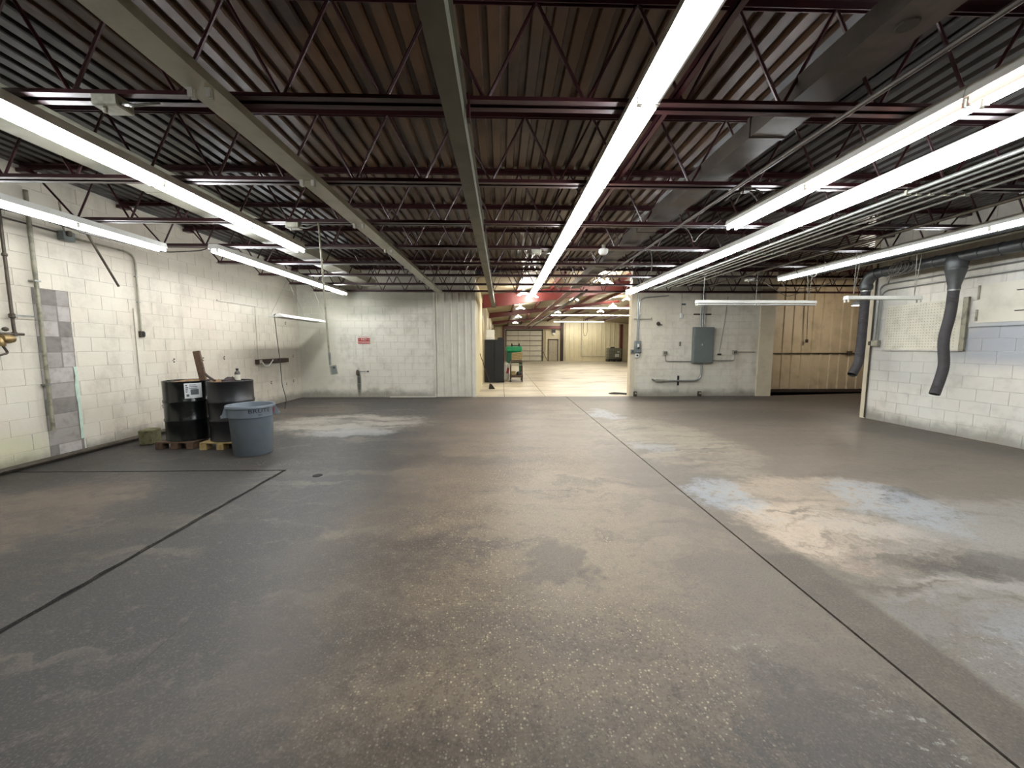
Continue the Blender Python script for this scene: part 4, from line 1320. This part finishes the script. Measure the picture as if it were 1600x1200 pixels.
MB().lathe([(.0, 2.58), (.05, 2.61), (.065, 2.66), (.05, 2.71), (.025, 2.74)], (10.2, 10.5, 0), 14).build('bulb', 'bay_bulb', t, True)
MB().tube([(10.2, 10.5, 2.74), (10.2, 10.5, 3.71)], .01, 6).build('cord', 'cable_dark', t, True)
t = thing('pendant_cord', 'thin cord with a black plug hanging before the tan siding', 'cord', (9.83, 12.2, 1.6))
MB().tube([(9.78, 12.2, 3.71), (9.80, 12.2, 2.4), (9.83, 12.2, 1.72)], .009, 6).build('cord', 'cable', t, True)
MB().cbox((9.83, 12.2, 1.67), (.08, .06, .11), None, .015).build('plug', 'black', t)
t = thing('siding_outlet', 'dark outlet box on the level pipe across the tan siding', 'outlet', (11.4, Y_TAN - .07, 1.2))
MB().cbox((11.35, Y_TAN - .07, 1.28), (.14, .07, .12), None, .008).build('box_body', 'dark_pipe', t)

# ------------------------------------------------------------------ the hall behind
# roof of the hall, rising to the right
XRIDGE = 7.0


def roof_z(x):
    return 3.50 + .115 * (x + .78) if x < XRIDGE else 3.50 + .115 * (XRIDGE + .78) - .115 * (x - XRIDGE)


ch = MB().prism([(XO0 - .2, 0, roof_z(XO0 - .2)), (XRIDGE, 0, roof_z(XRIDGE)), (XH1 + .2, 0, roof_z(XH1)), (XH1 + .2, 0, roof_z(XH1) + .1), (XRIDGE, 0, roof_z(XRIDGE) + .1), (XO0 - .2, 0, roof_z(XO0 - .2) + .1)],
                (0, YB + .22, 0), (0, YFAR + .2, 0)).build('ceiling_hall', 'insulation', origin=(5, 25, 4))
struct(ch, 'sloping insulated roof of the hall behind the opening', 'ceiling')
for xx in (.6, 1.9, 4.6, 6.0, 8.4, 9.9):
    zz = roof_z(xx)
    MB().box(xx - .035, xx + .035, YB + .25, YFAR, zz - .16, zz - .006).build('purlin', 'red_steel', ch)
struct(MB().box(XO1 + .0, 8.12, YB + .2, YB + .26, ZD, 4.6).build('trim_3', 'insulation'), 'closing strip above the block wall toward the hall', 'trim')
struct(MB().box(8.1, XH1 + .2, Y_TAN + .15, Y_TAN + .3, 0, 4.6).build('wall_hall_front', 'beige_panel'), 'hall side of the tan wall', 'wall')
struct(MB().box(XH1, XH1 + .15, Y_TAN, YFAR + .2, 0, 4.6).build('wall_hall_right', 'beige_panel'), 'beige right side wall of the hall', 'wall')


def rafter(y, z0, label):
    """tapered I-beam frame with its column at the left wall"""
    t = thing('red_rafter', label, 'rafter', (XO0 + .1, y, 0), 'red steel frames of the hall')
    sl = .115
    xa, xb = XO0 + .05, XRIDGE
    web = [(xa, 0, z0), (xb, 0, z0 + sl * (xb - xa) + .05), (xb, 0, roof_z(xb) - .17), (xa, 0, roof_z(xa) - .05)]
    MB().prism(web, (0, y - .006, 0), (0, y + .006, 0)).build('web_plate', 'red_steel', t)
    fl = [(xa, 0, z0), (xb, 0, z0 + sl * (xb - xa) + .05), (xb, 0, z0 + sl * (xb - xa) + .062), (xa, 0, z0 + .012)]
    MB().prism(fl, (0, y - .08, 0), (0, y + .08, 0)).build('bottom_flange', 'red_steel', t)
    MB().box(XO0 + .035, XO0 + .05, y - .08, y + .08, 0, z0 + .2).build('column', 'red_steel', t)
    return t


rafter(15.0, 2.95, 'nearest red tapered rafter just behind the opening')
rafter(23.0, 3.15, 'second red tapered rafter in the hall')
rafter(31.0, 3.22, 'farthest red tapered rafter in the hall')
t = thing('long_red_beam', 'long pinkish red beam running away along the hall roof', 'beam', (2.17, 25, 3.2))
MB().box(2.06, 2.28, 12.2, 38.5, 3.205, 3.22).build('bottom_flange', 'red_steel', t)
MB().box(2.16, 2.18, 12.2, 38.5, 3.22, 3.275).build('web_plate', 'red_steel', t)
tag(MB().tube([(2.62, 12.0, 3.20), (2.62, 37, 3.20)], .05, 10).build('spiral_duct', 'duct', smooth=True), 'dark pipe running beside the long red beam', 'pipe')

# far wall with overhead door, side door
wf = MB().box(XO0 - .2, .42, YFAR, YFAR + .15, 0, 4.7).box(4.12, 4.70, YFAR, YFAR + .15, 0, 4.7).box(5.68, XH1 + .1, YFAR, YFAR + .15, 0, 4.7) \
    .box(.42, 4.12, YFAR, YFAR + .15, 3.12, 4.7).box(4.70, 5.68, YFAR, YFAR + .15, 2.2, 4.7).build('wall_far', 'beige_panel', origin=(6, YFAR, 0))
struct(wf, 'far beige ribbed wall of the hall', 'wall')
corrugated(wf, (5.9, YFAR), (14.9, YFAR), 0, 3.9, 'beige_panel', pitch=.45, depth=.04, sheet_ribs=3, normal=(0, -1))
corrugated(wf, (XO0, YFAR), (.38, YFAR), 0, 3.9, 'beige_panel', pitch=.3, depth=.04, sheet_ribs=3, normal=(0, -1))
dd = MB().box(.38, .46, YFAR - .06, YFAR + .1, 0, 3.15).box(4.08, 4.16, YFAR - .06, YFAR + .1, 0, 3.15).box(.38, 4.16, YFAR - .06, YFAR + .1, 3.09, 3.17).build('door_1', 'base_dark', origin=(2.27, YFAR, 0))
struct(dd, 'pale sectional overhead door at the far end of the hall', 'door')
for k in range(6):
    z0 = .03 + k * .51
    s_ = MB().box(.47, 4.07, YFAR + .02, YFAR + .08, z0, z0 + .47).build('door_section', 'door_grey', dd)
    for q in range(3):
        xx = .50 + q * 1.19
        MB().box(xx, xx + 1.13, YFAR + .005, YFAR + .021, z0 + .02, z0 + .45).build('section_panel', 'door_sec', s_)
MB().box(.46, 4.08, YFAR + .09, YFAR + .1, 0, 3.1).build('dark_backing', 'base_dark', dd)  # added dark sheet, colours the gaps between the door sections dark
d2_ = MB().box(4.66, 4.74, YFAR - .05, YFAR + .1, 0, 2.2).box(5.64, 5.72, YFAR - .05, YFAR + .1, 0, 2.2).box(4.66, 5.72, YFAR - .05, YFAR + .1, 2.12, 2.22).build('door_2', 'base_dark', origin=(5.2, YFAR, 0))
struct(d2_, 'worn grey walk-through door beside the overhead door', 'door')
lf = MB().box(4.74, 5.64, YFAR, YFAR + .05, 0.02, 2.12).build('door_leaf', 'door_grey', d2_)
MB().lathe([(.03, -.06), (.03, 0)], (4.85, YFAR, 1.0), 10, 'y', True).build('door_knob', 'steel_box', lf)
tag(MB().box(.1, 5.91, YFAR - .35, YFAR - .05, 3.23, 3.52).build('red_header', 'red_steel'), 'red steel header beam above the far overhead door', 'beam')
tag(MB().box(.10, .3, YFAR - .3, YFAR - .06, 0, 3.23).build('red_column', 'red_steel'), 'red steel column left of the far overhead door', 'column')
tag(MB().box(5.92, 6.18, YFAR - .5, YFAR - .05, 0, 3.9).build('dark_column', 'base_dark'), 'dark brown column right of the far walk-through door', 'column')
tag(MB().box(11.98, 12.18, YFAR - .4, YFAR - .06, 0, 3.7).build('red_column', 'red_steel'), 'red column on the far wall behind the tank', 'column')
t = thing('emergency_light', 'small dark box light above the far walk-through door', 'light', (5.2, YFAR - .1, 2.66))
MB().box(5.05, 5.40, YFAR - .22, YFAR - .002, 2.85, 3.17).build('box_body', 'black', t)
MB().box(5.12, 5.34, YFAR - .2, YFAR - .02, 2.66, 2.85).build('lens', 'white_box', t)
tag(MB().tube(round_path([(8.06, YFAR - .07, 3.9), (8.06, YFAR - .07, .46), (10.6, YFAR - .07, .46)], .1), .025, 6).build('far_conduit', 'dull_pipe', smooth=True), 'thin pipe turning along the far beige wall', 'pipe')
tag(MB().tube([(7.85, 37, 4.25), (7.83, 37, 2.9), (7.92, 37, 2.55), (8.02, 37, 2.48), (8.13, 37, 2.55), (8.22, 37, 2.9), (8.2, 37, 4.2)], .022, 6).build('hanging_loop', 'cable_dark', smooth=True), 'loop of dark cable hanging before the far wall', 'cable')
for k, xx in enumerate((4.28, 4.42)):
    tag(MB().tube([(xx, YFAR - .04, .9 if k else .3), (xx, YFAR - .04, 3.1)], .022, 6).build('far_conduit', 'dull_pipe', smooth=True), ('left' if k == 0 else 'right') + ' thin pipe between the far doors', 'pipe')
tag(MB().tube([(4.20, YFAR - .1, .95), (4.60, YFAR - .35, .02)], .025, 6).build('leaning_bar', 'dark_pipe', smooth=True), 'dark bar leaning on the far wall beside the overhead door', 'bar')

# hall lamps
for k, (yy, x0, x1) in enumerate(((16.4, 3.85, 9.0), (24.0, 3.7, 9.7), (29.6, 3.75, 9.8), (37.3, 5.0, 9.9))):
    t = thing('hall_strip_light', f'{ORD[k]} long tube light across the hall counted from the opening', 'light fixture', ((x0 + x1) / 2, yy, 3.85), 'tube lights across the hall')
    MB().prism([(0, yy - .12, 3.86), (0, yy - .04, 3.95), (0, yy + .04, 3.95), (0, yy + .12, 3.86), (0, yy, 3.90)], (x0, 0, 0), (x1, 0, 0)).build('reflector', 'white_enamel', t)
    for q in (-1, 1):
        MB().tube([(x0 + .05, yy + q * .045, 3.85), (x1 - .05, yy + q * .045, 3.85)], .02, 8).build('tube', 'hall_tube', t, True)
    for xx in (x0 + .4, x1 - .4):
        MB().tube([(xx, yy, 3.95), (xx, yy, min(roof_z(xx), 4.4))], .006, 5).build('hanging_rod', 'chain', t)


def make_paddle_lamp(x, y, z, label):
    t = thing('paddle_lamp', label, 'lamp', (x, y, z), 'bright paddle lamps in the hall')
    MB().lathe([(.05, .02), (.06, .06), (.05, .12), (.025, .16)], (x, y, z), 12, cap0=True).build('lamp_core', 'white_box', t, True)
    for q in range(3):
        a = q * 2 * PI / 3 + .4
        R = Matrix.Rotation(a, 3, 'Z') @ Matrix.Rotation(math.radians(25), 3, 'Y')
        c = Vector((x, y, z + .03)) + R @ Vector((.15, 0, 0))
        MB().cbox(tuple(c), (.2, .13, .02), R, .008).build('led_panel', 'bulb', t)
    zt = max(roof_z(x) - .02, z + .2)
    MB().tube([(x, y, z + .15), (x, y, zt)], .01, 5).build('stem', 'cable_dark', t)
    return t


for (x_, y_, z_, lab_) in ((.78, 13.8, 3.38, 'bright paddle lamp nearest the opening, left of the centre row end'), (1.12, 14.4, 3.38, 'bright paddle lamp beside the first one behind the joists'),
                           (.98, 20.3, 3.52, 'bright paddle lamp between first and second red rafters'), (1.15, 27.0, 3.58, 'bright paddle lamp between second and third red rafters'),
                           (1.2, 34.0, 3.6, 'farthest bright paddle lamp before the overhead door'),
                           (3.30, 13.1, 3.72, 'bright paddle lamp high to the right behind the last joist'), (3.72, 13.7, 3.76, 'second bright paddle lamp high to the right behind the last joist'),
                           (3.55, 19.0, 3.82, 'bright paddle lamp right of the long red beam'), (3.75, 26.0, 3.8, 'farther bright paddle lamp right of the long red beam'),
                           (6.35, 19.6, 3.9, 'bright paddle lamp near the right edge of the opening'), (6.5, 22.6, 3.88, 'bright paddle lamp over the middle of the hall'), (6.6, 25.8, 3.86, 'farther bright paddle lamp over the middle of the hall')):
    make_paddle_lamp(x_, y_, z_, lab_)

# ------------------------------------------------------------------ things in the hall
t = thing('storage_cabinet', 'tall black two-door storage cabinet just inside the opening', 'cabinet', (-.29, 16.1, 0))
MB().box(-.70, .10, 15.84, 16.4, .02, 1.77).build('carcass', 'cab', t)
for k, (a, b) in enumerate(((-.69, -.305), (-.295, .09))):
    dr = MB().cbox(((a + b) / 2, 15.825, .9), (b - a, .03, 1.70), None, .006).build('door', 'cab', t)
    MB().box(-.335 if k == 0 else -.285, -.315 if k == 0 else -.265, 15.79, 15.81, .9, 1.1).build('handle', 'black', dr)
t = thing('white_machine', 'white box appliance on top of the black cabinet', 'appliance', (-.47, 16.1, 1.77))
MB().cbox((-.47, 16.1, 1.97), (.36, .34, .40), None, .012).build('body', 'white_box', t)
MB().cbox((-.47, 15.925, 2.0), (.3, .012, .28)).build('front_plate', 'white_enamel', t)
MB().tube([(-.42, 16.1, 2.17), (-.30, 16.12, 2.3), (-.28, 16.12, 1.9)], .012, 6).build('cable', 'cable_dark', t, True)
tag(MB().cbox((-.05, 16.05, 1.80), (.26, .24, .06), None, .01).cbox((-.05, 16.05, 1.845), (.2, .2, .03), None, .006).build('black_case', 'black'), 'flat black case on the right of the black cabinet top', 'case')
t = thing('broom', 'broom leaning on the hall side wall beside the cabinet', 'broom', (-.32, 13.5, 0))
MB().tube([(-.75, 13.2, 1.26), (-.40, 13.45, .17)], .012, 8).build('handle', 'wood_dark', t, True)
MB().prism([(-.44, 13.45, .17), (-.36, 13.45, .18), (-.24, 13.45, .005), (-.46, 13.45, .005)], (0, -.03, 0), (0, .03, 0)).build('bristle_head', 'bristle', t)
# cart
cx0, cx1, cy0, cy1 = .36, .88, 16.1, 16.95
t = thing('utility_cart', 'rusty brown two-shelf utility cart in the hall', 'cart', (.62, 16.5, 0))
MB().cbox((.62, 16.52, .24), (.54, .86, .10), None, .008).build('lower_shelf', 'cart', t)
MB().cbox((.62, 16.52, .86), (.54, .86, .07), None, .008).build('upper_shelf', 'cart', t)
for xx in (cx0 + .02, cx1 - .02):
    for yy in (cy0 + .02, cy1 - .02):
        MB().box(xx - .02, xx + .02, yy - .02, yy + .02, .2, .9).build('post', 'cart', t)
        w_ = MB().lathe([(.03, -.02), (.075, -.02), (.075, .02), (.03, .02)], (xx, yy, .075), 14, 'x').lathe([(.0, -.02), (.03, -.022)], (xx, yy, .075), 14, 'x').build('wheel', 'black', t, True)
        MB().box(xx - .03, xx + .03, yy - .03, yy + .03, .15, .2).build('fork', 'cart', w_)
MB().tube(round_path([(cx0, cy0, .86), (cx0 - .0, cy0 - .05, .72), (cx1, cy0 - .05, .72), (cx1, cy0, .86)], .05), .014, 6).build('push_bar', 'steel_pipe', t, True)
Rc = Matrix.Rotation(math.radians(-5), 3, 'Y')
t = thing('slatted_crate', 'tan slatted crate tilted on top of the cart', 'crate', (.64, 16.4, .9))
MB().cbox((.64, 16.4, 1.09), (.40, .5, .30), Rc).build('crate_core', 'wood_dark', t)
for k in range(5):
    for yy in (16.14, 16.66):
        MB().cbox((.64 + (k - 2) * .005, yy, .955 + k * .065), (.44, .02, .05), Rc).build('slat', 'crate', t)
    for xx in (.43, .85):
        MB().cbox((xx, 16.4, .955 + k * .065), (.02, .5, .05), Rc).build('slat', 'crate', t)
tag(MB().cbox((.50, 16.3, .37), (.18, .25, .16), None, .008).build('parts_box', 'crate'), 'small brown box on the lower shelf of the cart', 'box')
tag(MB().lathe([(.0, 0), (.11, 0), (.13, .05), (.10, .13), (.0, .15)], (.74, 16.35, .29), 14).build('rubber_lump', 'black', smooth=True), 'round black lump on the lower shelf of the cart', 'part')
# green washer behind the cart
t = thing('green_parts_washer', 'bright green parts washer behind the utility cart', 'machine', (.6, 19, 0))
MB().cbox((.60, 19.1, .95), (.72, .7, .55), None, .03).build('tank', 'green_dark', t)
MB().cbox((.60, 19.1, 1.36), (.78, .76, .26), None, .05).build('hood', 'green', t)
for xx in (.30, .90):
    for yy in (18.8, 19.4):
        MB().box(xx - .03, xx + .03, yy - .03, yy + .03, 0, .7).build('leg', 'green_dark', t)
MB().cbox((.68, 19.0, 1.53), (.34, .1, .05), None, .01).build('top_bar', 'black', t)
for xx in (.5, .86):
    MB().lathe([(.05, 0), (.04, .08), (.02, .16)], (xx, 19.0, 1.49), 10, cap1=True).build('top_fitting', 'black', t, True)
t = thing('red_white_jug', 'white sack with a red print standing between cabinet and cart', 'bag', (.22, 16.7, 0))
MB().cbox((.22, 16.8, .40), (.20, .3, .75), None, .06).build('sack', 'white_box', t)
MB().cbox((.26, 16.645, .45), (.10, .01, .25), Matrix.Rotation(.2, 3, 'Y')).build('red_print', 'can_red', t)
# bulk tank at the far wall
t = thing('bulk_tank', 'caged plastic bulk tank standing by the far wall', 'tank', (11.1, 38, 0))
MB().cbox((11.15, 38.0, .80), (1.2, 1.0, 1.05), None, .06).build('bottle', 'ibc', t)
MB().lathe([(.2, 1.32), (.2, 1.44), (.0, 1.45)], (11.0, 38, 0), 14).build('lid', 'black', t, True)
for k in range(4):
    zz = .32 + k * .31
    MB().box(10.52, 11.78, 37.46, 37.49, zz, zz + .03).box(10.52, 10.55, 37.46, 38.54, zz, zz + .03).box(11.75, 11.78, 37.46, 38.54, zz, zz + .03).build('cage_rail', 'cage', t)
for k in range(6):
    xx = 10.53 + k * .245
    MB().box(xx, xx + .025, 37.455, 37.485, .2, 1.30).build('cage_bar', 'cage', t)
MB().box(10.5, 11.8, 37.45, 38.55, .1, .2).build('tank_pallet', 'black', t)
for xx in (10.55, 11.1, 11.65):
    MB().box(xx - .08, xx + .08, 37.5, 38.5, 0, .1).build('pallet_foot', 'black', t)
MB().box(11.3, 11.55, 37.44, 37.455, .9, 1.0).box(11.1, 11.5, 37.44, 37.455, .45, .75).build('tank_label', 'white_box', t)

# small ceiling fittings
t = thing('ceiling_bell', 'small white round bell on a joist right of the centre row', 'bell', (1.62, 6.24, 2.95))
MB().lathe([(.0, 2.94), (.05, 2.95), (.075, 2.985), (.075, 3.03), (.05, 3.045)], (1.62, 6.24, 0), 16).build('dome', 'white_enamel', t, True)
MB().lathe([(.03, 3.03), (.03, 3.10)], (1.62, 6.24, 0), 10, cap1=True).build('stem', 'steel_box', t, True)
t = thing('unit_bracket', 'dusty spider-shaped bracket under the joist beside the single conduit', 'bracket', (2.3, 3.9, 2.95))
for a in range(5):
    an = a * 2 * PI / 5 + .3
    MB().tube(round_path([(2.38, 3.86, 3.02), (2.38 + .09 * math.cos(an), 3.86 + .09 * math.sin(an), 3.0), (2.38 + .17 * math.cos(an), 3.86 + .17 * math.sin(an), 2.94)], .03), .007, 5).build('arm', 'duct_brown', t, True)
MB().cbox((2.38, 3.86, 3.02), (.09, .09, .04), None, .008).build('hub', 'duct_brown', t)
